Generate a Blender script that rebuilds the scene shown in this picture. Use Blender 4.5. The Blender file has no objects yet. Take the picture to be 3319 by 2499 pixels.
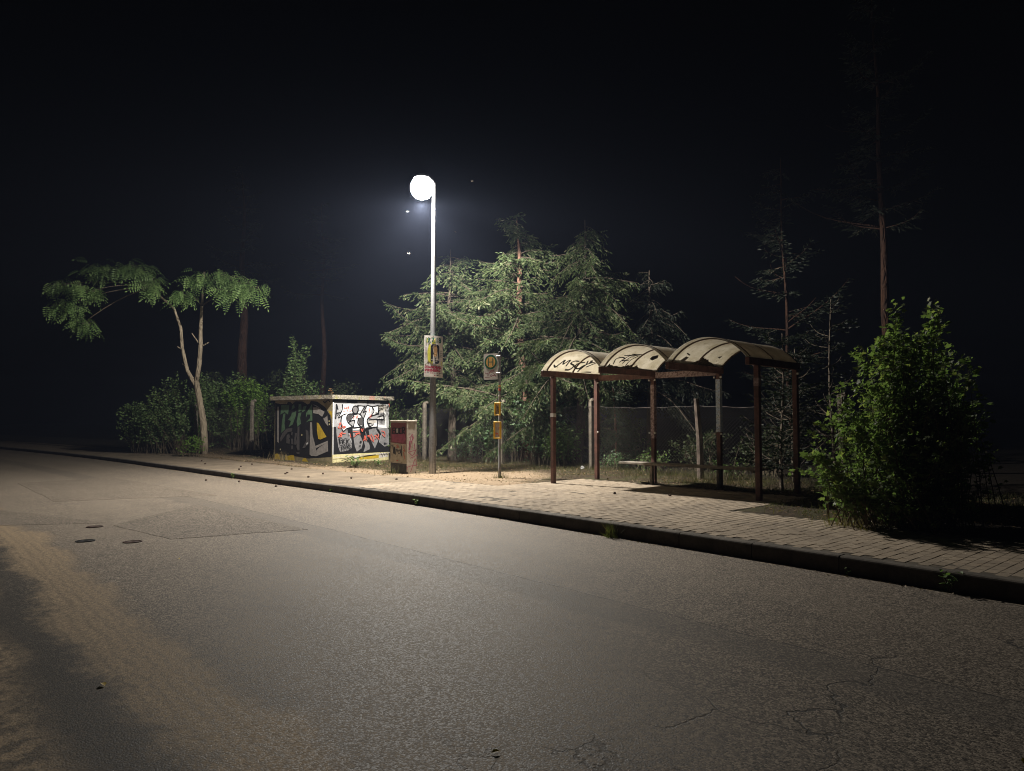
import bpy, bmesh, math, random
import numpy as np
from mathutils import Vector, Matrix

R = math.radians
sc = bpy.context.scene
COL = sc.collection

# ------------------------------------------------------------------ camera
cam_d = bpy.data.cameras.new('camera')
cam_d.sensor_width = 36.0
cam_d.lens = 24.96
cam_d.clip_end = 900
cam = bpy.data.objects.new('camera', cam_d)
cam.location = (0, 0, 1.6)
cam.rotation_euler = (R(90 + 2.708), 0, 0)
COL.objects.link(cam)
sc.camera = cam

# ------------------------------------------------------------------ night sky
w = bpy.data.worlds.new('World')
sc.world = w
w.use_nodes = True
wn = w.node_tree.nodes
wl = w.node_tree.links
sky = wn.new('ShaderNodeTexSky')
sky.sky_type = 'NISHITA'
sky.sun_disc = False
sky.sun_elevation = R(-5)
sky.sun_rotation = R(200)
bg = wn['Background']
bg.inputs['Strength'].default_value = 0.012
wl.new(sky.outputs[0], bg.inputs[0])

# ------------------------------------------------------------------ exposure / render
sc.view_settings.view_transform = 'Standard'
sc.view_settings.look = 'None'
sc.view_settings.gamma = 1
sc.view_settings.exposure = 0.0
sc.cycles.use_denoising = True
sc.cycles.filter_width = 1.05
sc.cycles.max_bounces = 7
sc.cycles.diffuse_bounces = 3
sc.cycles.transmission_bounces = 6
sc.cycles.volume_bounces = 0
sc.cycles.sample_clamp_indirect = 4.0
sc.cycles.use_light_tree = True

LAMP_POWER = 16000.0
HAZE = 0.00075

# ================================================================== helpers
rng = np.random.default_rng(7)
random.seed(7)


def tag(o, label=None, cat=None, group=None, kind=None):
    if label: o['label'] = label
    if cat: o['category'] = cat
    if group: o['group'] = group
    if kind: o['kind'] = kind
    return o


def empty(name, loc=(0, 0, 0), rz=0.0, label=None, cat=None, group=None):
    o = bpy.data.objects.new(name, None)
    o.location = loc
    o.rotation_euler = (0, 0, rz)
    o.empty_display_size = .2
    COL.objects.link(o)
    return tag(o, label, cat, group)


def link(name, me, mat=None, parent=None):
    o = bpy.data.objects.new(name, me)
    if mat is not None and not me.materials:
        for m in (mat if isinstance(mat, (list, tuple)) else [mat]):
            me.materials.append(m)
    COL.objects.link(o)
    if parent is not None:
        o.parent = parent
    return o


class MB:
    """collects simple solids into one mesh"""
    def __init__(self):
        self.v = []; self.f = []

    def add(self, vs, fs):
        n = len(self.v)
        self.v += [tuple(p) for p in vs]
        self.f += [tuple(i + n for i in f) for f in fs]
        return self

    def box(self, c, d, M=None, ch=0.0):
        x, y, z = d[0] / 2, d[1] / 2, d[2] / 2
        if ch <= 0:
            vs = [Vector((sx * x, sy * y, sz * z)) for sz in (-1, 1) for sy in (-1, 1) for sx in (-1, 1)]
            fs = [(0, 2, 3, 1), (4, 5, 7, 6), (0, 1, 5, 4), (2, 6, 7, 3), (0, 4, 6, 2), (1, 3, 7, 5)]
        else:
            bm = bmesh.new()
            bmesh.ops.create_cube(bm, size=1)
            for q in bm.verts:
                q.co = Vector((q.co.x * d[0], q.co.y * d[1], q.co.z * d[2]))
            bmesh.ops.bevel(bm, geom=bm.edges[:], offset=ch, segments=1, affect='EDGES')
            bm.verts.index_update()
            vs = [q.co.copy() for q in bm.verts]
            fs = [[q.index for q in f.verts] for f in bm.faces]
            bm.free()
        if M is not None:
            vs = [M @ p for p in vs]
        c = Vector(c)
        return self.add([p + c for p in vs], fs)

    def tube(self, pts, rad, n=8, caps=True):
        pts = [Vector(p) for p in pts]
        if not hasattr(rad, '__len__'):
            rad = [rad] * len(pts)
        b = len(self.v)
        ref = None
        for i, p in enumerate(pts):
            t = (pts[min(i + 1, len(pts) - 1)] - pts[max(i - 1, 0)])
            if t.length < 1e-9: t = Vector((0, 0, 1))
            t.normalize()
            if ref is None:
                ref = t.orthogonal().normalized()
            x = (ref - t * ref.dot(t))
            if x.length < 1e-6: x = t.orthogonal()
            x.normalize(); ref = x
            y = t.cross(x)
            for k in range(n):
                a = 2 * math.pi * k / n
                self.v.append(tuple(p + (x * math.cos(a) + y * math.sin(a)) * rad[i]))
        for i in range(len(pts) - 1):
            for k in range(n):
                k2 = (k + 1) % n
                self.f.append((b + i * n + k, b + i * n + k2, b + (i + 1) * n + k2, b + (i + 1) * n + k))
        if caps:
            self.f.append(tuple(b + k for k in reversed(range(n))))
            self.f.append(tuple(b + (len(pts) - 1) * n + k for k in range(n)))
        return self

    def lathe(self, prof, n=12, c=(0, 0, 0)):
        b = len(self.v)
        for r, z in prof:
            for k in range(n):
                a = 2 * math.pi * k / n
                self.v.append((c[0] + r * math.cos(a), c[1] + r * math.sin(a), c[2] + z))
        for i in range(len(prof) - 1):
            for k in range(n):
                k2 = (k + 1) % n
                self.f.append((b + i * n + k, b + i * n + k2, b + (i + 1) * n + k2, b + (i + 1) * n + k))
        self.f.append(tuple(b + k for k in reversed(range(n))))
        self.f.append(tuple(b + (len(prof) - 1) * n + k for k in range(n)))
        return self

    def mesh(self, name, smooth=False):
        me = bpy.data.meshes.new(name)
        me.from_pydata(self.v, [], self.f)
        if smooth:
            me.polygons.foreach_set('use_smooth', [True] * len(me.polygons))
        me.update()
        return me

    def build(self, name, mat=None, parent=None, smooth=False):
        return link(name, self.mesh(name, smooth), mat, parent)


def array_mesh(name, V, F, rnd=None):
    """V (n,3), F (m,k) numpy -> mesh, optional per-face float attribute rnd"""
    me = bpy.data.meshes.new(name)
    V = np.ascontiguousarray(V, dtype=np.float32); F = np.ascontiguousarray(F, dtype=np.int32)
    m, k = F.shape
    me.vertices.add(len(V)); me.vertices.foreach_set('co', V.ravel())
    me.loops.add(m * k); me.loops.foreach_set('vertex_index', F.ravel())
    me.polygons.add(m)
    me.polygons.foreach_set('loop_start', np.arange(m, dtype=np.int32) * k)
    me.update(calc_edges=True)
    if rnd is not None:
        a = me.attributes.new('rnd', 'FLOAT', 'FACE')
        a.data.foreach_set('value', np.ascontiguousarray(rnd, dtype=np.float32))
    return me


def inst(name, tv, tf, P, X, Y, Z, S, mat, parent=None, rnd=None):
    """copies of a template (tv,tf) with frames X,Y,Z at P scaled S joined in one mesh"""
    tv = np.asarray(tv, float); tf = np.asarray(tf, int)
    n = len(P)
    S = np.broadcast_to(np.asarray(S, float), (n,))
    V = (tv[None, :, 0, None] * X[:, None, :] + tv[None, :, 1, None] * Y[:, None, :] + tv[None, :, 2, None] * Z[:, None, :]) * S[:, None, None] + P[:, None, :]
    F = tf[None] + (np.arange(n) * len(tv))[:, None, None]
    if rnd is None:
        rnd = rng.random(n)
    me = array_mesh(name, V.reshape(-1, 3), F.reshape(-1, tf.shape[1]), np.repeat(rnd, len(tf)))
    return link(name, me, mat, parent)


def unit(a):
    return a / np.maximum(np.linalg.norm(a, axis=-1, keepdims=True), 1e-9)


def frames(axis, normal):
    Y = unit(axis)
    Z = unit(normal - Y * np.sum(normal * Y, -1, keepdims=True))
    X = np.cross(Y, Z)
    return X, Y, Z


_sn = np.random.default_rng(3)
_SK = _sn.normal(size=(14, 2)); _SP = _sn.random(14) * 6.28; _SF = np.array([.13, .2, .31, .5, .72, 1.0, 1.4, 1.9, 2.6, 3.4, 4.5, 6, 8, 11])


def snoise(x, y, lo=0, hi=14, pw=.75):
    r = 0; t = 0
    for i in range(lo, hi):
        a = (_SF[lo] / _SF[i]) ** pw
        r = r + a * np.sin((x * _SK[i, 0] + y * _SK[i, 1]) * _SF[i] * 1.3 + _SP[i]); t += a
    return r / t


# ================================================================== materials
class N:
    def __init__(self, name):
        self.m = bpy.data.materials.new(name)
        self.m.use_nodes = True
        self.t = self.m.node_tree
        self.t.nodes.clear()
        self.out = self.t.nodes.new('ShaderNodeOutputMaterial')

    def n(self, typ, **kw):
        nd = self.t.nodes.new('ShaderNode' + typ)
        for k, v in kw.items():
            if k.startswith('i_'):
                key = k[2:].replace('_', ' ')
                s = nd.inputs[key]
                if hasattr(v, 'links') or hasattr(v, 'is_output'):
                    self.t.links.new(v, s)
                else:
                    s.default_value = v
            else:
                setattr(nd, k, v)
        return nd

    def L(self, a, b):
        self.t.links.new(a, b)

    def math(self, op, a, b=None, c=None, clamp=False):
        nd = self.t.nodes.new('ShaderNodeMath'); nd.operation = op; nd.use_clamp = clamp
        for i, x in enumerate((a, b, c)):
            if x is None: continue
            if hasattr(x, 'is_output'): self.L(x, nd.inputs[i])
            else: nd.inputs[i].default_value = x
        return nd.outputs[0]

    def ramp(self, fac, p0, p1, a=0.0, b=1.0):
        nd = self.t.nodes.new('ShaderNodeMapRange'); nd.interpolation_type = 'SMOOTHSTEP'
        self.L(fac, nd.inputs['Value'])
        nd.inputs['From Min'].default_value = p0; nd.inputs['From Max'].default_value = p1
        nd.inputs['To Min'].default_value = a; nd.inputs['To Max'].default_value = b
        return nd.outputs[0]

    def mix(self, fac, a, b, mode='MIX'):
        nd = self.t.nodes.new('ShaderNodeMix'); nd.data_type = 'RGBA'; nd.blend_type = mode
        for s, x in ((nd.inputs[0], fac), (nd.inputs[6], a), (nd.inputs[7], b)):
            if hasattr(x, 'is_output'): self.L(x, s)
            elif isinstance(x, (int, float)): s.default_value = x
            else: s.default_value = (*x[:3], 1)
        return nd.outputs[2]

    def noise(self, vec, scale, detail=4, rough=.6, dist=0.0):
        nd = self.n('TexNoise'); nd.inputs['Scale'].default_value = scale
        nd.inputs['Detail'].default_value = detail; nd.inputs['Roughness'].default_value = rough
        nd.inputs['Distortion'].default_value = dist
        if vec is not None: self.L(vec, nd.inputs['Vector'])
        return nd.outputs[0]

    def bump(self, h, strength=.3, dist=.01):
        nd = self.n('Bump'); nd.inputs['Strength'].default_value = strength; nd.inputs['Distance'].default_value = dist
        self.L(h, nd.inputs['Height'])
        return nd.outputs[0]

    def pbr(self, col, rough=.8, normal=None, metal=0.0, spec=.4):
        b = self.n('BsdfPrincipled')
        for k, x in (('Base Color', col), ('Roughness', rough), ('Metallic', metal), ('Specular IOR Level', spec)):
            s = b.inputs[k]
            if hasattr(x, 'is_output'): self.L(x, s)
            elif isinstance(x, (int, float)): s.default_value = x
            else: s.default_value = (*x[:3], 1)
        if normal is not None: self.L(normal, b.inputs['Normal'])
        self.L(b.outputs[0], self.out.inputs[0])
        return b


def simple(name, c1, c2=None, rough=.8, scale=6.0, bscale=60.0, bump=.15, bdist=.004, metal=0.0, spec=.35, dirt=None, dirt_amt=.5):
    a = N(name)
    vec = a.n('TexCoord').outputs['Object']
    c2 = c2 or tuple(x * .6 for x in c1)
    f = a.ramp(a.noise(vec, scale, 6, .65), .35, .65)
    col = a.mix(f, c1, c2)
    if dirt:
        d = a.ramp(a.noise(vec, scale * 2.7, 8, .7, .4), .5, .64)
        col = a.mix(a.math('MULTIPLY', d, dirt_amt), col, dirt)
    rr = a.math('ADD', a.math('MULTIPLY', f, .15), rough - .07, clamp=True)
    a.pbr(col, rr, a.bump(a.noise(vec, bscale, 5), bump, bdist), metal, spec)
    return a.m


def leafmat(name, c1, c2, c3=None, trans=.35, rough=.55, spec=.3):
    a = N(name)
    at = a.n('Attribute', attribute_name='rnd')
    f = at.outputs['Fac']
    col = a.mix(f, c1, c2)
    if c3:
        col = a.mix(a.ramp(f, .86, .95), col, c3)
    b = a.n('BsdfPrincipled')
    a.L(col, b.inputs['Base Color']); b.inputs['Roughness'].default_value = rough; b.inputs['Specular IOR Level'].default_value = spec
    t = a.n('BsdfTranslucent')
    a.L(a.mix(1.0, col, (1.0, 1.25, .55), 'MULTIPLY'), t.inputs[0])
    m = a.n('MixShader'); m.inputs[0].default_value = trans
    a.L(b.outputs[0], m.inputs[1]); a.L(t.outputs[0], m.inputs[2]); a.L(m.outputs[0], a.out.inputs[0])
    return a.m


def flat(name, c, rough=.7, spec=.3):
    a = N(name)
    vec = a.n('TexCoord').outputs['Object']
    f = a.noise(vec, 9, 6, .7)
    a.pbr(a.mix(a.ramp(f, .3, .75), tuple(x * 1.12 for x in c), tuple(x * .72 for x in c)), rough, None, 0, spec)
    return a.m


def m_asphalt():
    a = N('asphalt')
    uv = a.n('UVMap').outputs[0]
    sep = a.n('SeparateXYZ'); a.L(uv, sep.inputs[0])
    S, T = sep.outputs[0], sep.outputs[1]
    tw0 = a.math('ADD', T, a.math('MULTIPLY', a.math('SUBTRACT', a.noise(uv, .5, 4), .5), .8))
    big = a.noise(uv, .55, 5, .6)
    mid = a.noise(uv, 2.3, 6, .62)
    med = a.noise(uv, 9, 5, .6)
    vor = a.n('TexVoronoi', feature='F1'); vor.inputs['Scale'].default_value = 95; a.L(uv, vor.inputs['Vector'])
    vsep = a.n('SeparateColor'); a.L(vor.outputs['Color'], vsep.inputs[0])
    stone = vsep.outputs[0]
    col = a.mix(a.ramp(mid, .35, .68), (.148, .119, .090), (.096, .078, .061))
    col = a.mix(a.ramp(big, .42, .62, 0, .55), col, (.150, .120, .088))
    wear = a.math('MAXIMUM', a.math('MULTIPLY', a.ramp(tw0, -1.75, -1.35), a.ramp(tw0, -.75, -1.1)), a.math('MULTIPLY', a.ramp(tw0, -4.9, -4.5), a.ramp(tw0, -3.7, -4.1)))
    col = a.mix(a.math('MULTIPLY', wear, .45), col, (.178, .146, .112))
    oil = a.ramp(a.noise(uv, 1.35, 7, .7, .6), .60, .68)
    col = a.mix(a.math('MULTIPLY', oil, .5), col, (.040, .035, .030))
    # single stones
    col = a.mix(a.ramp(S, -1.2, -4.6, 0, .55), col, (.060, .049, .038))  # newer dark asphalt to the right, corner falloff also put into its colour
    col = a.mix(a.ramp(T, -5.5, -6.7, 0, .93), col, (.022, .019, .016))
    col = a.mix(a.math('MULTIPLY', a.ramp(stone, .5, .95, 0, .9), a.math('MULTIPLY', a.ramp(T, -6.8, -5.6, .22, 1), a.ramp(S, -5, -1.2, .5, 1))), col, (.36, .305, .24))
    col = a.mix(a.ramp(stone, .45, .05, 0, .88), col, (.022, .018, .014))
    # long repair band with its seam
    tw = a.math('ADD', T, a.math('MULTIPLY', a.math('SUBTRACT', mid, .5), .28))
    band = a.math('MULTIPLY', a.ramp(tw, -3.2, -3.1), a.ramp(tw, -2.62, -2.70))
    col = a.mix(a.math('MULTIPLY', band, .32), col, (.062, .056, .050))
    wob = a.math('ADD', T, a.math('MULTIPLY', a.math('SUBTRACT', a.noise(uv, 1.1, 4), .5), .12))
    seam = a.ramp(a.math('ABSOLUTE', a.math('ADD', wob, 2.66)), .012, .004)
    seam = a.math('MULTIPLY', seam, a.ramp(med, .40, .52))
    # cracks
    dv = a.n('VectorMath', operation='ADD')
    nz = a.n('TexNoise'); nz.inputs['Scale'].default_value = 2.6; nz.inputs['Detail'].default_value = 6; a.L(uv, nz.inputs['Vector'])
    sc_ = a.n('VectorMath', operation='SCALE'); a.L(nz.outputs['Color'], sc_.inputs[0]); sc_.inputs['Scale'].default_value = .7
    a.L(uv, dv.inputs[0]); a.L(sc_.outputs[0], dv.inputs[1])
    ve = a.n('TexVoronoi', feature='DISTANCE_TO_EDGE'); ve.inputs['Scale'].default_value = .85; a.L(dv.outputs[0], ve.inputs['Vector'])
    crack = a.ramp(ve.outputs['Distance'], .012, .003)
    crack = a.math('MULTIPLY', crack, a.math('MULTIPLY', a.ramp(a.noise(uv, .8, 3), .47, .58), a.ramp(S, -1.6, -3.6)))
    lines = a.math('MAXIMUM', seam, crack)
    col = a.mix(a.math('MULTIPLY', lines, .85), col, (.018, .017, .016))
    # washed-in sand: strip along the near side, verge, and thin line at the kerb
    sn = a.math('ADD', a.math('MULTIPLY', a.math('SUBTRACT', a.noise(uv, .7, 5, .55), .5), 1.0), a.math('MULTIPLY', a.math('SUBTRACT', med, .5), .35))
    t1 = a.math('ADD', T, sn)
    s1 = a.math('MULTIPLY', a.ramp(t1, -6.6, -6.35), a.ramp(t1, -5.78, -6.02))
    s1 = a.math('MULTIPLY', s1, a.ramp(S, -5.5, -1.5))
    tyre = a.n('TexWave', wave_type='BANDS', bands_direction='Y'); tyre.inputs['Scale'].default_value = 3.1; tyre.inputs['Distortion'].default_value = 5.0
    tyre.inputs['Detail'].default_value = 3; a.L(uv, tyre.inputs['Vector'])
    s1 = a.math('MULTIPLY', s1, a.ramp(tyre.outputs['Fac'], .0, .5, .72, 1))
    s2 = a.ramp(t1, -6.72, -7.0)
    s2 = a.math('MULTIPLY', s2, a.ramp(med, .38, .6, .25, 1))
    s3 = a.ramp(a.math('ADD', T, a.math('MULTIPLY', a.math('SUBTRACT', med, .5), .28)), -.10, -.02)
    sand = a.math('MAXIMUM', a.math('MAXIMUM', s1, s2), s3)
    sandc = a.mix(a.ramp(a.noise(uv, 30, 4), .35, .65), (.36, .27, .17), (.22, .165, .105))
    grit = a.ramp(stone, .15, .6, .55, 1)
    col = a.mix(a.math('MULTIPLY', a.math('MULTIPLY', sand, grit), .95), col, sandc)
    # relief
    h = a.math('MULTIPLY', a.math('SUBTRACT', 1, vor.outputs['Distance']), .6)
    h = a.math('ADD', h, a.math('MULTIPLY', a.noise(uv, 130, 3), .5))
    h = a.math('ADD', h, a.math('MULTIPLY', mid, .9))
    h = a.math('SUBTRACT', h, a.math('MULTIPLY', lines, 1.2))
    a.pbr(col, a.ramp(stone, 0, 1, .62, .9), a.bump(h, .5, .005), 0, .35)
    return a.m


def m_patch():
    a = N('asphalt_patch')
    vec = a.n('TexCoord').outputs['Object']
    rnd = a.n('ObjectInfo').outputs['Random']
    vor = a.n('TexVoronoi'); vor.inputs['Scale'].default_value = 75; a.L(vec, vor.inputs['Vector'])
    vs = a.n('SeparateColor'); a.L(vor.outputs['Color'], vs.inputs[0])
    col = a.mix(a.ramp(a.noise(vec, 1.8, 6), .35, .65), (.150, .121, .092), (.112, .091, .070))
    col = a.mix(a.ramp(rnd, 0, 1, .0, .3), col, (.07, .063, .056))
    col = a.mix(a.ramp(vs.outputs[0], .5, .95, 0, .8), col, (.33, .28, .22))
    col = a.mix(a.ramp(vs.outputs[0], .45, .05, 0, .8), col, (.028, .023, .018))
    h = a.math('ADD', a.math('MULTIPLY', a.math('SUBTRACT', 1, vor.outputs['Distance']), .5), a.noise(vec, 180, 3))
    a.pbr(col, .82, a.bump(h, .6, .007), 0, .3)
    return a.m


def m_ground():
    a = N('ground_soil')
    vec = a.n('TexCoord').outputs['Object']
    sand = a.n('Attribute', attribute_name='sand').outputs['Fac']
    shade_floor = a.n('Attribute', attribute_name='shade_floor').outputs['Fac']
    path = a.n('Attribute', attribute_name='path').outputs['Fac']
    n1 = a.noise(vec, 1.6, 7, .65)
    n2 = a.noise(vec, 14, 6, .7)
    n3 = a.noise(vec, 55, 4, .7)
    soil = a.mix(a.ramp(n2, .35, .62), (.080, .058, .036), (.036, .028, .019))
    soil = a.mix(a.ramp(n1, .45, .62, 0, .65), soil, (.060, .062, .028))
    soil = a.mix(a.ramp(n3, .58, .72, 0, .5), soil, (.20, .16, .10))
    soil = a.mix(shade_floor, soil, a.mix(a.ramp(n2, .35, .65), (.024, .018, .012), (.012, .009, .007)))
    sn = a.mix(a.ramp(n2, .35, .7), (.30, .225, .150), (.20, .15, .10))
    sn = a.mix(a.ramp(n3, .55, .7, 0, .45), sn, (.17, .125, .08))
    k = a.ramp(a.math('ADD', sand, a.math('MULTIPLY', a.math('SUBTRACT', n2, .5), .9)), .38, .62)
    col = a.mix(k, soil, sn)
    pt = a.mix(a.ramp(n1, .35, .65), (.235, .188, .136), (.160, .130, .096))
    pt = a.mix(a.ramp(n3, .5, .72, 0, .5), pt, (.13, .11, .085))
    kp = a.ramp(a.math('ADD', path, a.math('MULTIPLY', a.math('SUBTRACT', n2, .5), .5)), .4, .6)
    col = a.mix(kp, col, pt)
    h = a.math('ADD', a.math('MULTIPLY', n2, .8), a.math('MULTIPLY', n3, .5))
    a.pbr(col, .95, a.bump(h, .9, .03), 0, .15)
    return a.m


def m_paver(use_rnd=True):
    a = N('concrete_paver' if use_rnd else 'concrete_paver_field')
    vec = a.n('TexCoord').outputs['Object']
    geo = a.n('NewGeometry').outputs['Position']
    r = a.n('ObjectInfo').outputs['Random'] if use_rnd else a.n('Attribute', attribute_name='rnd').outputs['Fac']
    col = a.mix(r, (.345, .281, .208), (.255, .206, .152))
    n1 = a.noise(geo, 1.1, 6, .65)
    col = a.mix(a.ramp(n1, .42, .66, 0, .65), col, (.165, .135, .102))
    n2 = a.noise(geo, 60, 4, .7)
    col = a.mix(a.ramp(n2, .5, .72, 0, .5), col, (.42, .36, .29))
    col = a.mix(a.ramp(a.noise(geo, 9, 6), .52, .66, 0, .5), col, (.33, .255, .175))
    a.pbr(col, .9, a.bump(a.math('ADD', n2, a.noise(geo, 220, 2)), .5, .004), 0, .25)
    return a.m


def m_metal_galv():
    a = N('galvanised_steel')
    vec = a.n('TexCoord').outputs['Object']
    mp = a.n('Mapping'); mp.inputs['Scale'].default_value = (6, 6, .6); a.L(vec, mp.inputs[0])
    n1 = a.noise(mp.outputs[0], 3, 6, .65)
    vor = a.n('TexVoronoi'); vor.inputs['Scale'].default_value = 30; a.L(vec, vor.inputs['Vector'])
    vs = a.n('SeparateColor'); a.L(vor.outputs['Color'], vs.inputs[0])
    col = a.mix(a.ramp(n1, .35, .65), (.34, .345, .35), (.20, .20, .20))
    col = a.mix(a.ramp(vs.outputs[0], .2, .9, 0, .25), col, (.45, .45, .46))
    a.pbr(col, a.ramp(n1, .3, .7, .42, .62), a.bump(a.noise(vec, 40, 4), .06, .003), .55, .4)
    return a.m


def m_roofsheet():
    a = N('yellowed_roof_sheet')
    geo = a.n('NewGeometry').outputs['Position']
    n1 = a.noise(geo, 2.2, 7, .68)
    n2 = a.noise(geo, 11, 6, .7)
    col = a.mix(a.ramp(n1, .35, .65), (.66, .63, .56), (.54, .505, .42))
    col = a.mix(a.ramp(n2, .55, .72, 0, .55), col, (.22, .19, .125))
    b = a.n('BsdfPrincipled'); a.L(col, b.inputs['Base Color']); b.inputs['Roughness'].default_value = .5
    a.L(a.bump(n2, .1, .004), b.inputs['Normal'])
    t = a.n('BsdfTranslucent'); a.L(col, t.inputs[0])
    m = a.n('MixShader'); m.inputs[0].default_value = .62
    a.L(b.outputs[0], m.inputs[1]); a.L(t.outputs[0], m.inputs[2]); a.L(m.outputs[0], a.out.inputs[0])
    return a.m


def m_bark(name, c1, c2, sc_=9.0):
    a = N(name)
    vec = a.n('TexCoord').outputs['Object']
    mp = a.n('Mapping'); mp.inputs['Scale'].default_value = (1, 1, .28); a.L(vec, mp.inputs[0])
    v = a.n('TexVoronoi', feature='DISTANCE_TO_EDGE'); v.inputs['Scale'].default_value = sc_ * 1.6; a.L(mp.outputs[0], v.inputs['Vector'])
    n1 = a.noise(mp.outputs[0], sc_, 7, .68)
    col = a.mix(a.ramp(n1, .35, .65), c1, c2)
    h = a.math('ADD', a.ramp(v.outputs['Distance'], 0, .25), n1)
    a.pbr(col, .92, a.bump(h, .8, .03), 0, .15)
    return a.m


def m_kiosk():
    a = N('weathered_render')
    vec = a.n('TexCoord').outputs['Object']
    n1 = a.noise(vec, 2.5, 7, .66); n2 = a.noise(vec, 40, 5, .7)
    col = a.mix(a.ramp(n1, .38, .62), (.30, .25, .145), (.17, .145, .09))
    col = a.mix(a.ramp(n2, .55, .7, 0, .4), col, (.09, .08, .055))
    a.pbr(col, .92, a.bump(n2, .5, .006), 0, .2)
    return a.m


def m_roofslab():
    a = N('mossy_concrete')
    vec = a.n('TexCoord').outputs['Object']
    n1 = a.noise(vec, 4, 7, .7); n2 = a.noise(vec, 32, 5, .75)
    col = a.mix(a.ramp(n2, .36, .64), (.42, .38, .31), (.12, .105, .075))
    col = a.mix(a.ramp(n1, .52, .64, 0, .75), col, (.25, .24, .09))
    col = a.mix(a.ramp(a.noise(vec, 2.0, 3), .60, .66, 0, .55), col, (.42, .17, .14))
    a.pbr(col, .95, a.bump(n2, 1.0, .02), 0, .15)
    return a.m


def m_emit(name, c, s):
    a = N(name)
    e = a.n('Emission'); e.inputs[0].default_value = (*c, 1); e.inputs[1].default_value = s
    a.L(e.outputs[0], a.out.inputs[0])
    return a.m


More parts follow.
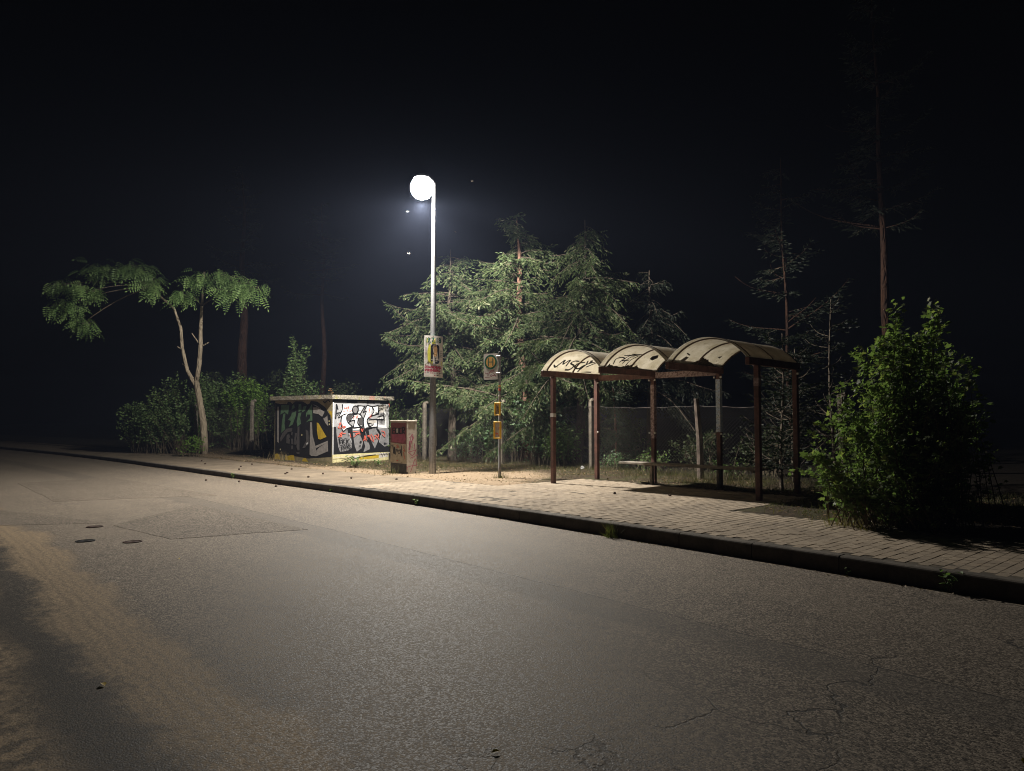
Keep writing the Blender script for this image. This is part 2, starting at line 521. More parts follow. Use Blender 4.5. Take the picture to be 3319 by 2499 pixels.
MAT = dict(
    asphalt=m_asphalt(), patch=m_patch(), ground=m_ground(), paver=m_paver(True), paverf=m_paver(False), galv=m_metal_galv(),
    bed=simple('joint_sand', (.10, .082, .058), (.05, .042, .03), .95, 8, 90, .4),
    kerb=simple('kerb_concrete', (.115, .098, .078), (.072, .062, .050), .9, 3, 110, .5, .005, dirt=(.04, .036, .03)),
    sheet=m_roofsheet(),
    brown=simple('brown_painted_steel', (.150, .072, .055), (.085, .045, .036), .55, 5, 50, .15, .003, dirt=(.05, .025, .02)),
    rib=simple('dark_brown_rib', (.13, .085, .06), (.08, .052, .038), .6, 5, 50, .1),
    post_tag=simple('scrawled_paint', (.42, .32, .31), (.12, .07, .065), .7, 26, 50, .1, dirt=(.35, .28, .28)),
    post_blue=simple('chipped_blue_paint', (.42, .55, .75), (.62, .66, .70), .6, 18, 50, .1, dirt=(.10, .06, .06), dirt_amt=.9),
    knob=flat('white_plastic', (.62, .60, .55), .5),
    wood=simple('grey_weathered_wood', (.30, .265, .22), (.17, .15, .125), .9, 7, 40, .4),
    concrete=simple('old_concrete', (.20, .17, .135), (.11, .095, .075), .93, 6, 60, .6, .008, dirt=(.06, .055, .045)),
    oldpost=simple('dark_mossy_concrete', (.16, .125, .10), (.07, .055, .045), .95, 6, 60, .6, .008),
    wire=simple('rusty_wire', (.085, .075, .066), (.045, .038, .032), .6, 8, 50, .1, metal=.3),
    kiosk=m_kiosk(), slab=m_roofslab(),
    black=flat('paint_black', (.014, .014, .016), .5), white=flat('paint_white', (.80, .80, .80), .5),
    silver=flat('paint_silver', (.36, .36, .37), .45), grey=flat('paint_grey', (.205, .20, .205), .5), dgrey=flat('paint_dark_grey', (.075, .07, .07), .6), grime=simple('roof_grime', (.13, .105, .07), (.05, .04, .028), .9, 14, 60, .2, dirt=(.30, .26, .19)),
    red=flat('paint_red', (.62, .115, .075), .6), maroon=flat('paint_maroon', (.21, .07, .075), .6), pink=flat('paint_faded_magenta', (.33, .085, .13), .6),
    yellow=flat('paint_yellow', (.48, .33, .03), .6), pale=flat('paint_pale_yellow', (.56, .50, .27), .8),
    green=flat('paint_green', (.085, .15, .085), .6), beige=flat('paint_beige', (.43, .385, .30), .75), lgreyt=flat('paint_taupe', (.27, .25, .235), .7),
    cabwhite=simple('weathered_cabinet_plastic', (.48, .44, .38), (.36, .32, .27), .7, 5, 50, .1, dirt=(.24, .16, .15)),
    signwhite=flat('sign_white', (.50, .47, .43), .45), signgreen=flat('sign_green', (.012, .10, .055), .45), signyellow=flat('sign_yellow', (.58, .34, .10), .45),
    frame=simple('yellow_case', (.82, .50, .03), (.70, .42, .03), .4, 4, 50, .05),
    paper=flat('timetable_paper', (.52, .50, .46), .8), paperbrown=flat('sun_faded_paper', (.42, .33, .20), .8),
    dark=simple('dark_steel', (.05, .05, .05), (.03, .03, .03), .5, 5, 50, .1, metal=.4),
    posterw=flat('poster_white', (.72, .69, .63), .6), posterg=flat('poster_green', (.01, .11, .05), .6), postery=flat('poster_yellow_green', (.62, .60, .08), .6),
    posterr=flat('poster_red', (.36, .03, .06), .6), posterb=flat('poster_dark', (.02, .02, .025), .6), skin=flat('poster_ochre', (.50, .30, .13), .6), posterpk=flat('poster_lilac', (.52, .45, .47), .6),
    iron=simple('rusty_cast_iron', (.085, .048, .035), (.045, .03, .025), .75, 14, 60, .4, metal=.3),
    irond=simple('black_cast_iron', (.03, .03, .032), (.015, .015, .016), .6, 14, 60, .4, metal=.3),
    bark_red=m_bark('conifer_bark', (.20, .115, .080), (.105, .065, .050), 7),
    bark_grey=m_bark('grey_bark', (.135, .11, .085), (.075, .062, .048), 8),
    bark_pine=m_bark('pine_bark', (.046, .023, .014), (.022, .013, .010), 6),
    bark_pale=m_bark('pale_smooth_bark', (.33, .275, .20), (.22, .18, .13), 5),
    twig=simple('dead_twig', (.17, .135, .09), (.10, .08, .055), .9, 6, 40, .1),
    limb=simple('bough_bark', (.11, .085, .06), (.06, .048, .036), .9, 6, 40, .1),
    stem=simple('shrub_stem', (.12, .095, .06), (.07, .055, .035), .9, 6, 40, .1),
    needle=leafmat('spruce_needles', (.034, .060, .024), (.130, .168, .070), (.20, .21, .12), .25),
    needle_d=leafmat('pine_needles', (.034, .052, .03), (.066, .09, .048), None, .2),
    needle_n=leafmat('shade_tinted_needles', (.010, .016, .009), (.020, .028, .015), None, .2),  # darker needle copy, night shade put into the colour
    robinia=leafmat('robinia_leaflets', (.11, .19, .065), (.215, .32, .115), None, .45),
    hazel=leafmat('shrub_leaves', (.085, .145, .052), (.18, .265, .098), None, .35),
    shade=leafmat('shade_tinted_leaves', (.028, .042, .018), (.060, .082, .034), None, .25),  # darker shrub leaf copy, shade behind the fence put into the colour
    lime=leafmat('fresh_green_leaves', (.10, .19, .030), (.17, .28, .055), None, .4),
    ivy=leafmat('ivy_leaves', (.065, .130, .058), (.15, .235, .108), None, .25, .4, .5),
    maple=leafmat('field_maple_leaves', (.10, .140, .062), (.185, .225, .105), (.26, .27, .12), .60, .5, .35),
    drygrass=leafmat('dry_grass', (.28, .20, .10), (.17, .15, .06), (.40, .30, .17), .3),
    grassg=leafmat('verge_grass', (.065, .078, .028), (.135, .115, .052), (.25, .185, .10), .3),
    litter=leafmat('leaf_litter', (.13, .085, .045), (.24, .165, .095), (.36, .27, .17), .2),
    cone=simple('pine_cone_brown', (.075, .045, .03), (.035, .022, .016), .9, 20, 80, .3),
    leafyellow=leafmat('yellow_leaf', (.45, .33, .05), (.40, .25, .05), None, .3),
    redweed=leafmat('reddish_weed', (.30, .13, .07), (.20, .12, .05), None, .3),
    moth=flat('pale_moth', (.20, .17, .14), .8),
    lens=m_emit('lamp_glare_globe', (1.0, .97, .93), 110.0),
    scrap=flat('white_scrap', (.75, .75, .78), .6),
)

# ================================================================== street frame
_S = np.arange(-60, 230, .25)
_phi = np.radians(np.interp(_S, [-60, 5.5, 9, 22, 32, 60, 230], [41.3, 41.3, 44.4, 44.6, 48, 51, 56]))
_d = np.stack([-np.sin(_phi), np.cos(_phi)], 1)
_i0 = int(60 / .25)
_K = np.zeros_like(_d)
_K[_i0] = (2.10, 9.01)
for i in range(_i0 + 1, len(_S)): _K[i] = _K[i - 1] + (_d[i - 1] + _d[i]) * .125
for i in range(_i0 - 1, -1, -1): _K[i] = _K[i + 1] - (_d[i + 1] + _d[i]) * .125


def st2w(s, t):
    s = np.asarray(s, float); t = np.asarray(t, float)
    ph = np.interp(s, _S, _phi)
    return np.interp(s, _S, _K[:, 0]) + t * np.cos(ph), np.interp(s, _S, _K[:, 1]) + t * np.sin(ph)


def w2st(x, y):
    x = np.atleast_1d(np.asarray(x, float)); y = np.atleast_1d(np.asarray(y, float))
    s = np.empty(len(x)); t = np.empty(len(x))
    for a in range(0, len(x), 4000):
        dx = x[a:a + 4000, None] - _K[None, :, 0]; dy = y[a:a + 4000, None] - _K[None, :, 1]
        al = np.abs(dx * _d[None, :, 0] + dy * _d[None, :, 1])
        far = (dx ** 2 + dy ** 2)
        k = np.argmin(al + far * 1e-4, 1); r = np.arange(len(k))
        s[a:a + 4000] = _S[k] + (dx[r, k] * _d[k, 0] + dy[r, k] * _d[k, 1])
        t[a:a + 4000] = dx[r, k] * _d[k, 1] - dy[r, k] * _d[k, 0]
    return s, t


def pz(s):
    return np.interp(s, [-60, 5, 12, 230], [.17, .17, .115, .11])


PAD = (.75, 6.35, 5.15)         # paved bay under the shelter: s0, s1, t1
PEND = 8.6                       # pavers end, packed sand path goes on


def tmax(s):
    s = np.asarray(s, float)
    return np.where((s > PAD[0]) & (s < PAD[1]), PAD[2], np.where(s < PEND, 2.48, 0.0))


def gz(s, t):
    """ground height in the street frame"""
    s = np.asarray(s, float); t = np.asarray(t, float)
    p = pz(s)
    base = np.where(t < .1, -.05, p)
    paved = (t >= .1) & (t < tmax(s) - .02)
    x, y = st2w(s, t)
    rel = np.clip((t - 2.4) / 3.0, 0, 1)
    bump_ = snoise(x, y, 2, 9) * .10 * rel + snoise(x, y, 6, 13) * .022 * np.clip((t - 2.3) / .5, 0, 1)
    mound = .26 * np.exp(-((s - 25.5) / 5.0) ** 2 - ((t - 4.6) / 1.2) ** 2)
    dip = -.14 * np.exp(-((s - 1.0) / 4.0) ** 2) * np.clip((t - 5.3) / 2.5, 0, 1)
    h = base + np.where(t > .1, bump_ + mound + dip, 0)
    h = np.where(paved, p - .07, h)
    h = np.where((t > 45), h + (t - 45) * .01, h)
    return h


def gzw(x, y):
    s, t = w2st(x, y)
    return gz(s, t)


# ================================================================== ground
def grid_mesh(name, ss, ts, zf, attrs=None):
    Sg, Tg = np.meshgrid(ss, ts, indexing='ij')
    x, y = st2w(Sg, Tg)
    z = zf(Sg, Tg)
    V = np.stack([x, y, z], -1).reshape(-1, 3)
    n, m = Sg.shape
    idx = np.arange(n * m).reshape(n, m)
    F = np.stack([idx[:-1, :-1], idx[:-1, 1:], idx[1:, 1:], idx[1:, :-1]], -1).reshape(-1, 4)
    me = array_mesh(name, V, F)
    uv = me.uv_layers.new(name='UVMap')
    st = np.stack([Sg, Tg], -1).reshape(-1, 2)[F.ravel()]
    uv.data.foreach_set('uv', np.ascontiguousarray(st, dtype=np.float32).ravel())
    for k, fn in (attrs or {}).items():
        a = me.attributes.new(k, 'FLOAT', 'POINT')
        a.data.foreach_set('value', np.ascontiguousarray(fn(Sg, Tg), dtype=np.float32).ravel())
    me.polygons.foreach_set('use_smooth', [True] * len(me.polygons))
    return me


LX, LY = -2.13, 19.11            # lamp pole foot


def f_sand(s, t):
    x, y = st2w(s, t)
    d = np.exp(-(((x + 1.0) / 2.3) ** 2 + ((y - 18.2) / 2.3) ** 2))
    d = np.maximum(d, .75 * np.exp(-((t - 2.9) / .9) ** 2) * ((s > 6.3) & (s < 15)))
    d = np.maximum(d, .55 * np.exp(-((t - 3.0) / .8) ** 2) * (s > 14))
    d = np.maximum(d, np.where(t < -8.2, .75, 0))
    return d


def f_path(s, t):
    return np.clip((2.55 - t) / .5 + .5, 0, 1) * (s > PEND - .3) * (t > 0) + (t <= .12) * (t > 0)


def f_shade_floor(s, t):  # dark forest floor; past the shrub its shade is put into the colour
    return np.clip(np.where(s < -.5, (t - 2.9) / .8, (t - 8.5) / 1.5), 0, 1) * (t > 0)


ts = np.unique(np.concatenate([[-220, -120, -60, -30, -18, -12.2], [-8, -4, .04, .10, .13], np.arange(.3, 9.5, .14), np.arange(9.6, 16, .4), [17, 19, 22, 26, 32, 40, 50, 70, 100, 150, 220]]))
ss = np.unique(np.concatenate([[-58, -45, -32, -22], np.arange(-14, 34, .16), np.arange(34, 60, .6), [62, 66, 72, 80, 95, 115, 140, 170, 225]]))
gme = grid_mesh('ground', ss, ts, gz, dict(sand=f_sand, path=f_path, shade_floor=f_shade_floor))
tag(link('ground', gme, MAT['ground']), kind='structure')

# ------------------------------------------------------------------ road
ss = np.unique(np.concatenate([np.arange(-30, 40, .5), np.arange(40, 210, 2)]))
ts = np.unique(np.concatenate([np.arange(-12, -.4, .5), np.arange(-.5, .01, .1)]))
road = tag(link('road', grid_mesh('road', ss, ts, lambda s, t: -.012 * ((t + 3.2) / 3.2) ** 2 * (t > -7) + snoise(s, t, 3, 8) * .006 - .012 * (t <= -7)), MAT['asphalt']), kind='structure')


def road_z(s, t):
    return float(-.012 * ((t + 3.2) / 3.2) ** 2 * (t > -7) + snoise(np.float64(s), np.float64(t), 3, 8) * .006 - .012 * (t <= -7))


def patch(corners, off):
    """repair patch given as world corners, slightly proud of the road"""
    n = 7
    c = [np.array(q, float) for q in corners]
    mb = MB()
    for i in range(n + 1):
        for j in range(n + 1):
            u, v = i / n, j / n
            p = (c[0] * (1 - u) + c[1] * u) * (1 - v) + (c[3] * (1 - u) + c[2] * u) * v
            if i in (0, n) or j in (0, n):
                p = p + rng.normal(size=2) * .012
            s, t = w2st(p[0], p[1])
            mb.v.append((p[0], p[1], road_z(s[0], t[0]) + off))
    for i in range(n):
        for j in range(n):
            a = i * (n + 1) + j
            mb.f.append((a, a + n + 1, a + n + 2, a + 1))
    m = mb.mesh('asphalt_patch')
    bm = bmesh.new(); bm.from_mesh(m)
    r = bmesh.ops.extrude_face_region(bm, geom=[e for e in bm.edges if e.is_boundary])
    for q in r['geom']:
        if isinstance(q, bmesh.types.BMVert): q.co.z -= .02
    bmesh.ops.recalc_face_normals(bm, faces=bm.faces)
    bm.to_mesh(m); bm.free()
    return link('asphalt_patch', m, MAT['patch'], road)


patch([(-6.05, 10.85), (-4.55, 9.55), (-2.95, 10.35), (-5.9, 13.4)], .0035)
patch([(-12.4, 17.9), (-8.9, 13.9), (-6.2, 15.0), (-11.0, 19.6)], .003)
patch([(-13.5, 14.6), (-8.2, 12.2), (-6.25, 11.05), (-9.3, 10.7)], .003)

# ------------------------------------------------------------------ kerb
kerb = MB()
for a in np.arange(-14, 70, 1.0):
    s0, s1 = a, a + 1.0
    q = [st2w(s0, .012), st2w(s1, .012), st2w(s1, .138), st2w(s0, .138)]
    vs = [(float(p[0]), float(p[1]), z) for z in (-.2, None) for p in q]
    vs = [(x, y, z if z is not None else float(pz(s0)) - .03) for x, y, z in vs]
    kerb.add(vs, [(0, 3, 2, 1), (4, 5, 6, 7), (0, 1, 5, 4), (1, 2, 6, 5), (2, 3, 7, 6), (3, 0, 4, 7)])
kerb = tag(kerb.build('kerb', MAT['bed']), kind='structure')
# one kerb stone: profile with a chamfered road edge, 0.99 m long
prof = [(0, -.24), (0, -.022), (.006, -.010), (.024, 0), (.150, 0), (.150, -.24)]
km = MB()
for x in (-.495, .495):
    km.v += [(x, y, z) for y, z in prof]
n = len(prof)
for i in range(n):
    j = (i + 1) % n
    km.f.append((i, j, n + j, n + i))
km.f += [tuple(reversed(range(n))), tuple(range(n, 2 * n))]
kme = km.mesh('kerb_stone')
kme.materials.append(MAT['kerb'])
for a in np.arange(-14, 70, 1.0):
    x0, y0 = st2w(a, 0); x1, y1 = st2w(a + 1, 0)
    o = link('kerb_stone', kme, None, kerb)
    ang = math.atan2(float(y0 - y1), float(x0 - x1))
    z0, z1 = float(pz(a)), float(pz(a + 1))
    o.location = ((x0 + x1) / 2, (y0 + y1) / 2, (z0 + z1) / 2 + random.uniform(-.004, .004))
    o.rotation_euler = (random.uniform(-.006, .006), math.atan2(z1 - z0, 1.0), ang + random.uniform(-.004, .004))

# ------------------------------------------------------------------ pavement
pv = MB()


def slab(s0, s1, t0, t1, step=.5):
    k = max(1, int(round((s1 - s0) / step)))
    for i in range(k):
        a, b = s0 + (s1 - s0) * i / k, s0 + (s1 - s0) * (i + 1) / k
        q = [st2w(a, t0), st2w(b, t0), st2w(b, t1), st2w(a, t1)]
        zz = [float(pz(a)), float(pz(b)), float(pz(b)), float(pz(a))]
        vs = [(float(p[0]), float(p[1]), z - .005) for p, z in zip(q, zz)] + [(float(p[0]), float(p[1]), z - .2) for p, z in zip(q, zz)]
        pv.add(vs, [(0, 3, 2, 1), (4, 5, 6, 7), (0, 1, 5, 4), (2, 3, 7, 6)])


slab(-13, PEND, .152, 2.48)
slab(PAD[0], PAD[1], 2.482, PAD[2])
pavement = tag(pv.build('pavement', MAT['bed']), kind='structure')
# pavers: 16 x 20 cm concrete stones, long joints running away from the kerb
PW, PL = .108, .20
bx = MB()
hx, hy, c = PW / 2 - .0016, PL / 2 - .0016, .003
bx.add([(-hx, -hy, -.06), (hx, -hy, -.06), (hx, hy, -.06), (-hx, hy, -.06),
        (-hx, -hy, -c), (hx, -hy, -c), (hx, hy, -c), (-hx, hy, -c),
        (-hx + c, -hy + c, 0), (hx - c, -hy + c, 0), (hx - c, hy - c, 0), (-hx + c, hy - c, 0)],
       [(8, 9, 10, 11)] + [(i, (i + 1) % 4, 4 + (i + 1) % 4, 4 + i) for i in range(4)] + [(4 + i, 4 + (i + 1) % 4, 8 + (i + 1) % 4, 8 + i) for i in range(4)])
bme = bx.mesh('paving_stone')
bme.materials.append(MAT['paver'])
cells = []
for i, s in enumerate(np.arange(-12.9, PEND, PW)):
    t = .16 + PL / 2 + (PL / 2 if i % 2 else 0)
    while t < float(tmax(s)) - PL * .4:
        cells.append((s, t)); t += PL
cells = np.array(cells)
cxw, cyw = st2w(cells[:, 0], cells[:, 1])
ang = np.interp(cells[:, 0], _S, _phi) + math.pi / 2   # local x along s
fr = (cyw > .5) & (np.abs(cxw) < .74 * cyw) & (cyw > 3.0)
# tilt and settle
tz = pz(cells[:, 0]) + snoise(cxw, cyw, 5, 10) * .006 + rng.normal(size=len(cells)) * .0015
rx = rng.normal(size=len(cells)) * .008; ry = rng.normal(size=len(cells)) * .008
order = np.argsort(np.where(fr, np.hypot(cxw, cyw), 1e6))
near = set(order[:300].tolist())
for k in order[:300]:
    o = link('paving_stone', bme, None, pavement)
    o.location = (cxw[k], cyw[k], tz[k]); o.rotation_euler = (rx[k], ry[k], ang[k])
rest = np.array([k for k in range(len(cells)) if k not in near])
ca, sa = np.cos(ang[rest]), np.sin(ang[rest])
X = np.stack([ca, sa, -ry[rest]], 1); Y = np.stack([-sa, ca, rx[rest]], 1); Z = np.stack([0 * ca, 0 * ca, 1 + 0 * ca], 1)
tv = np.array([v[:] for v in bx.v]); tf = np.array(bx.f)
tag(inst('paving_field', tv, tf, np.stack([cxw, cyw, tz], 1)[rest], X, Y, Z, 1.0, MAT['paverf'], pavement), kind='stuff')


# ================================================================== flat paint on surfaces
class Paint:
    def __init__(self, mapfn, dh=.0006, h0=.0025):
        self.map = mapfn; self.v = []; self.f = []; self.mi = []; self.mats = []; self.h = h0; self.dh = dh

    def _m(self, m):
        m = MAT[m]
        if m not in self.mats: self.mats.append(m)
        return self.mats.index(m)

    def _face(self, pts, mi, h):
        b = len(self.v)
        self.v += [tuple(self.map(x, y, h)) for x, y in pts]
        self.f.append(tuple(range(b, b + len(pts)))); self.mi.append(mi)

    def fill(self, pts, m):
        self._face(pts, self._m(m), self.h); self.h += self.dh
        return self

    def ell(self, c, rx, ry, m, n=18):
        return self.fill([(c[0] + rx * math.cos(2 * math.pi * k / n), c[1] + ry * math.sin(2 * math.pi * k / n)) for k in range(n)], m)

    def ring(self, c, rx, ry, wd, m, n=24):
        pts = [(c[0] + rx * math.cos(2 * math.pi * k / n), c[1] + ry * math.sin(2 * math.pi * k / n)) for k in range(n + 1)]
        return self.stroke(pts, wd, m, False, False)

    def stroke(self, pts, wd, m, smooth=True, caps=True):
        p = [np.array(q, float) for q in pts]
        if smooth and len(p) > 2:
            q = []
            e = [2 * p[0] - p[1]] + p + [2 * p[-1] - p[-2]]
            for i in range(1, len(e) - 2):
                for k in range(5):
                    t = k / 5
                    q.append(.5 * (2 * e[i] + (e[i + 1] - e[i - 1]) * t + (2 * e[i - 1] - 5 * e[i] + 4 * e[i + 1] - e[i + 2]) * t * t + (3 * e[i] - e[i - 1] - 3 * e[i + 1] + e[i + 2]) * t ** 3))
            q.append(p[-1]); p = q
        mi = self._m(m); b = len(self.v)
        for i, a in enumerate(p):
            d = p[min(i + 1, len(p) - 1)] - p[max(i - 1, 0)]
            L = np.hypot(*d); d = d / L if L > 1e-9 else np.array([1., 0])
            nn = np.array([-d[1], d[0]]) * wd / 2
            self.v += [tuple(self.map(*(a + nn), self.h)), tuple(self.map(*(a - nn), self.h))]
        for i in range(len(p) - 1):
            self.f.append((b + 2 * i, b + 2 * i + 1, b + 2 * i + 3, b + 2 * i + 2)); self.mi.append(mi)
        if caps:
            for a in (p[0], p[-1]):
                self._face([tuple(a + np.array([math.cos(k * .785), math.sin(k * .785)]) * wd * .5) for k in range(8)], mi, self.h + .0002)
        self.h += self.dh
        return self

    def text(self, s, x, y, size, m, sx=1.0, bold=0.0):
        cu = bpy.data.curves.new('t', 'FONT'); cu.body = s; cu.size = size; cu.resolution_u = 2
        cu.offset = bold
        ob = bpy.data.objects.new('t', cu); COL.objects.link(ob)
        dg = bpy.context.evaluated_depsgraph_get(); dg.update()
        me = bpy.data.meshes.new_from_object(ob.evaluated_get(dg))
        mi = self._m(m); b = len(self.v)
        self.v += [tuple(self.map(x + q.co.x * sx, y + q.co.y, self.h)) for q in me.vertices]
        for f in me.polygons:
            self.f.append(tuple(b + i for i in f.vertices)); self.mi.append(mi)
        bpy.data.objects.remove(ob); bpy.data.curves.remove(cu); bpy.data.meshes.remove(me)
        self.h += self.dh
        return self

    def build(self, name, parent):
        me = bpy.data.meshes.new(name); me.from_pydata(self.v, [], self.f)
        for m in self.mats: me.materials.append(m)
        me.polygons.foreach_set('material_index', self.mi)
        me.update()
        return link(name, me, None, parent)


# ================================================================== street lamp
lamp_z = float(gzw(LX, LY)[0])
lamp = empty('street_lamp', (LX, LY, lamp_z), 0, 'tall galvanised street lamp, lit, with a poster strapped to its pole', 'street lamp')
HL = 7.88
mb = MB()
mb.lathe([(.098, -.1), (.098, .35), (.095, 1.55), (.088, 1.62), (.050, HL - .05), (.050, HL + .02), (.0, HL + .03)], 20)
mb.build('pole', MAT['galv'], lamp, True)
dirv = Vector((-.74, -.67, 0))     # arm points over the road
az = math.atan2(dirv.y, dirv.x)
Rz = Matrix.Rotation(az, 3, 'Z')
mb = MB(); mb.box(Rz @ Vector((-.0975, 0, .95)), (.012, .10, .42), Rz, .004)
dr = mb.build('access_door', MAT['galv'], lamp)
mb = MB(); mb.tube([Vector((0, 0, HL - .02)), Vector((0, 0, HL + .06)) + dirv * .05, Vector((0, 0, HL + .12)) + dirv * .2], .035, 10)
mb.build('arm', MAT['galv'], lamp, True)
hd = MB()
hc = dirv * .40 + Vector((0, 0, HL + .09))
hd.lathe([(.10, -.05), (.225, -.045), (.235, -.03), (.20, .02), (.12, .06), (.0, .075)], 28, tuple(hc))
head = hd.build('lamp_head', MAT['galv'], lamp, True)
lens = MB()
lens.lathe([(.31 * math.sin(q), -.30 - .31 * math.cos(q)) for q in np.linspace(.0, 2.55, 18)], 32, tuple(hc))  # guessed globe, shaped and sized to stand in for the lamp's glare
lens.build('lens', MAT['lens'], head, True)
ld = bpy.data.lights.new('lamp_light', 'POINT')
ld.energy = LAMP_POWER
ld.color = (1.0, .94, .85)
ld.shadow_soft_size = .10
ld.use_nodes = True
lt = ld.node_tree
em = lt.nodes['Emission']
tc = lt.nodes.new('ShaderNodeTexCoord')
sp = lt.nodes.new('ShaderNodeSeparateXYZ')
mr = lt.nodes.new('ShaderNodeMapRange')
mr.inputs['From Min'].default_value = -1; mr.inputs['From Max'].default_value = 1
mr.inputs['To Min'].default_value = 1; mr.inputs['To Max'].default_value = 0
fc = lt.nodes.new('ShaderNodeValToRGB')
cr = fc.color_ramp
# luminaire photometry over the cosine to straight down: wide throw, sharp cut at the horizontal
pts = [(0, .014), (.44, .016), (.487, .03), (.512, .45), (.55, .66), (.63, .44), (.73, .37), (.80, .50), (.88, .58), (1.0, .50)]
while len(cr.elements) < len(pts): cr.elements.new(.5)
for e, (p, v) in zip(cr.elements, pts):
    e.position = p; e.color = (v, v, v, 1)
lt.links.new(tc.outputs['Normal'], sp.inputs[0]); lt.links.new(sp.outputs[2], mr.inputs[0]); lt.links.new(mr.outputs[0], fc.inputs[0]); lt.links.new(fc.outputs[0], em.inputs['Strength'])
lo = bpy.data.objects.new('lamp_light', ld)
COL.objects.link(lo)
lo.parent = lamp
lo.location = hc + Vector((0, 0, -.73))

# ------------------------------------------------------------------ poster on the pole
pst = empty('event_poster', (LX, LY, lamp_z), 0, 'curved event poster with green date and red lettering strapped to the lamp pole', 'poster')
PX0 = math.radians(-90 + 2)


def pmap(side):
    def f(x, y, h):
        a = PX0 + x / .42
        r = .42 + side * h
        c0 = Vector((0, .30, 0))
        return c0 + Vector((r * math.cos(a), r * math.sin(a), y))
    return f


mb = MB()
nx = 12
pf = pmap(1)
for side, hh in ((0, .0), (1, -.004)):
    for i in range(nx + 1):
        for z in (2.58, 3.70):
            x = -.27 + .54 * i / nx
            q = pf(x, z + (x * -.06), hh); mb.v.append(tuple(q))
b = 2 * (nx + 1)
for i in range(nx):
    mb.f += [(2 * i, 2 * i + 2, 2 * i + 3, 2 * i + 1), (b + 2 * i, b + 2 * i + 1, b + 2 * i + 3, b + 2 * i + 2),
             (2 * i, b + 2 * i, b + 2 * i + 2, 2 * i + 2), (2 * i + 1, 2 * i + 3, b + 2 * i + 3, b + 2 * i + 1)]
mb.f += [(0, 1, b + 1, b), (2 * nx, b + 2 * nx, b + 2 * nx + 1, 2 * nx + 1)]
board = mb.build('board', MAT['posterw'], pst)
P = Paint(lambda x, y, h: pf(x - .27, 2.58 + y - (x - .27) * .06, h))
P.fill([(.02, 1.07), (.27, 1.07), (.52, 1.07), (.52, 1.11), (.27, 1.11), (.02, 1.11)], 'posterg')
P.fill([(.09, .93), (.25, .90), (.33, .90), (.33, 1.05), (.18, 1.05), (.09, 1.05)], 'postery')
P.fill([(.12, .45), (.20, .40), (.20, .90), (.15, .86), (.11, .7)], 'postery')
P.fill([(.03, .32), (.25, .34), (.50, .32), (.50, .44), (.25, .42), (.14, .42)], 'postery')
P.text('19.7.18', .03, .93, .19, 'posterg', .82, .006)
def rrect(x0, y0, x1, y1, r, n=4):
    o = []
    for cx_, cy_, a0 in ((x1 - r, y1 - r, 0), (x0 + r, y1 - r, 90), (x0 + r, y0 + r, 180), (x1 - r, y0 + r, 270)):
        for k in range(n + 1):
            a = math.radians(a0 + 90 * k / n); o.append((cx_ + r * math.cos(a), cy_ + r * math.sin(a)))
    return o
P.fill(rrect(.205, .36, .435, .88, .07), 'posterb')
P.ell((.33, .74), .052, .115, 'skin')
P.fill([(.29, .66), (.365, .66), (.375, .59), (.33, .545), (.275, .59)], 'skin')
P.text('WÖCHENER', .215, .455, .045, 'posterw', .9, .001)
P.fill([(.255, .425), (.38, .425), (.38, .435), (.255, .435)], 'posterw')
P.fill([(.035, .70), (.11, .70), (.11, .80), (.035, .80)], 'posterpk')
for k in range(4):
    P.fill([(.035, .66 - k * .03), (.12, .66 - k * .03), (.12, .668 - k * .03), (.035, .668 - k * .03)], 'posterpk')
    P.fill([(.45, .70 - k * .05), (.51, .70 - k * .05), (.51, .71 - k * .05), (.45, .71 - k * .05)], 'grey')
P.text('I T', .04, .49, .075, 'grey', .8)
P.text('STRANDBAD', .035, .235, .092, 'posterr', .84, .006)
P.text('SPERENBERG', .035, .150, .092, 'posterr', .80, .006)
P.fill([(.035, .095), (.065, .095), (.065, .125), (.035, .125)], 'posterr')
for x in (.10, .14, .20, .25, .30, .36, .42, .46):
    P.fill([(x, .098), (x + .03, .098), (x + .03, .122), (x, .122)], 'grey' if x < .2 else 'posterr' if x < .3 else 'grey')
P.fill([(.30, .035), (.33, .035), (.33, .065), (.30, .065)], 'posterr')
P.fill([(.36, .04), (.41, .04), (.41, .06), (.36, .06)], 'posterb')
P.build('print', board)['kind'] = 'stuff'
mb = MB()
for z in (2.75, 3.55):
    mb = MB(); mb.tube([Vector((.115 * math.cos(a), .115 * math.sin(a), z)) for a in np.linspace(0, 2 * math.pi, 17)], .006, 5, False); mb.build('cable_tie', MAT['dark'], pst)

# ================================================================== bus stop sign
SX, SY = -.31, 17.77
sz = float(gzw(SX, SY)[0])
sign = empty('bus_stop_sign', (SX, SY, sz), 0, 'bus stop sign with a green H disc and two yellow timetable cases on one pole', 'bus stop sign')
mb = MB(); mb.lathe([(.038, -.1), (.038, .3), (.030, .32), (.030, 3.1), (.033, 3.11), (.033, 3.14), (0, 3.15)], 14)
mb.build('pole', MAT['galv'], sign, True)
for zz, mm in ((2.27, 'signyellow'), (2.18, 'red'), (2.02, 'signwhite')):
    mb = MB(); mb.lathe([(.0308, 0), (.0314, .002), (.0314, .05), (.0308, .052)], 14, (0, 0, zz)); mb.build('sticker', MAT[mm], sign, True)
sa_ = math.radians(-31)           # plate faces a little to the left of the camera side
Rs = Matrix.Rotation(sa_, 3, 'Z')  # local x right, local -y towards viewer


def smap(x0, y0, yy):
    return lambda x, y, h: Rs @ Vector((x + x0, yy - h, y + y0))


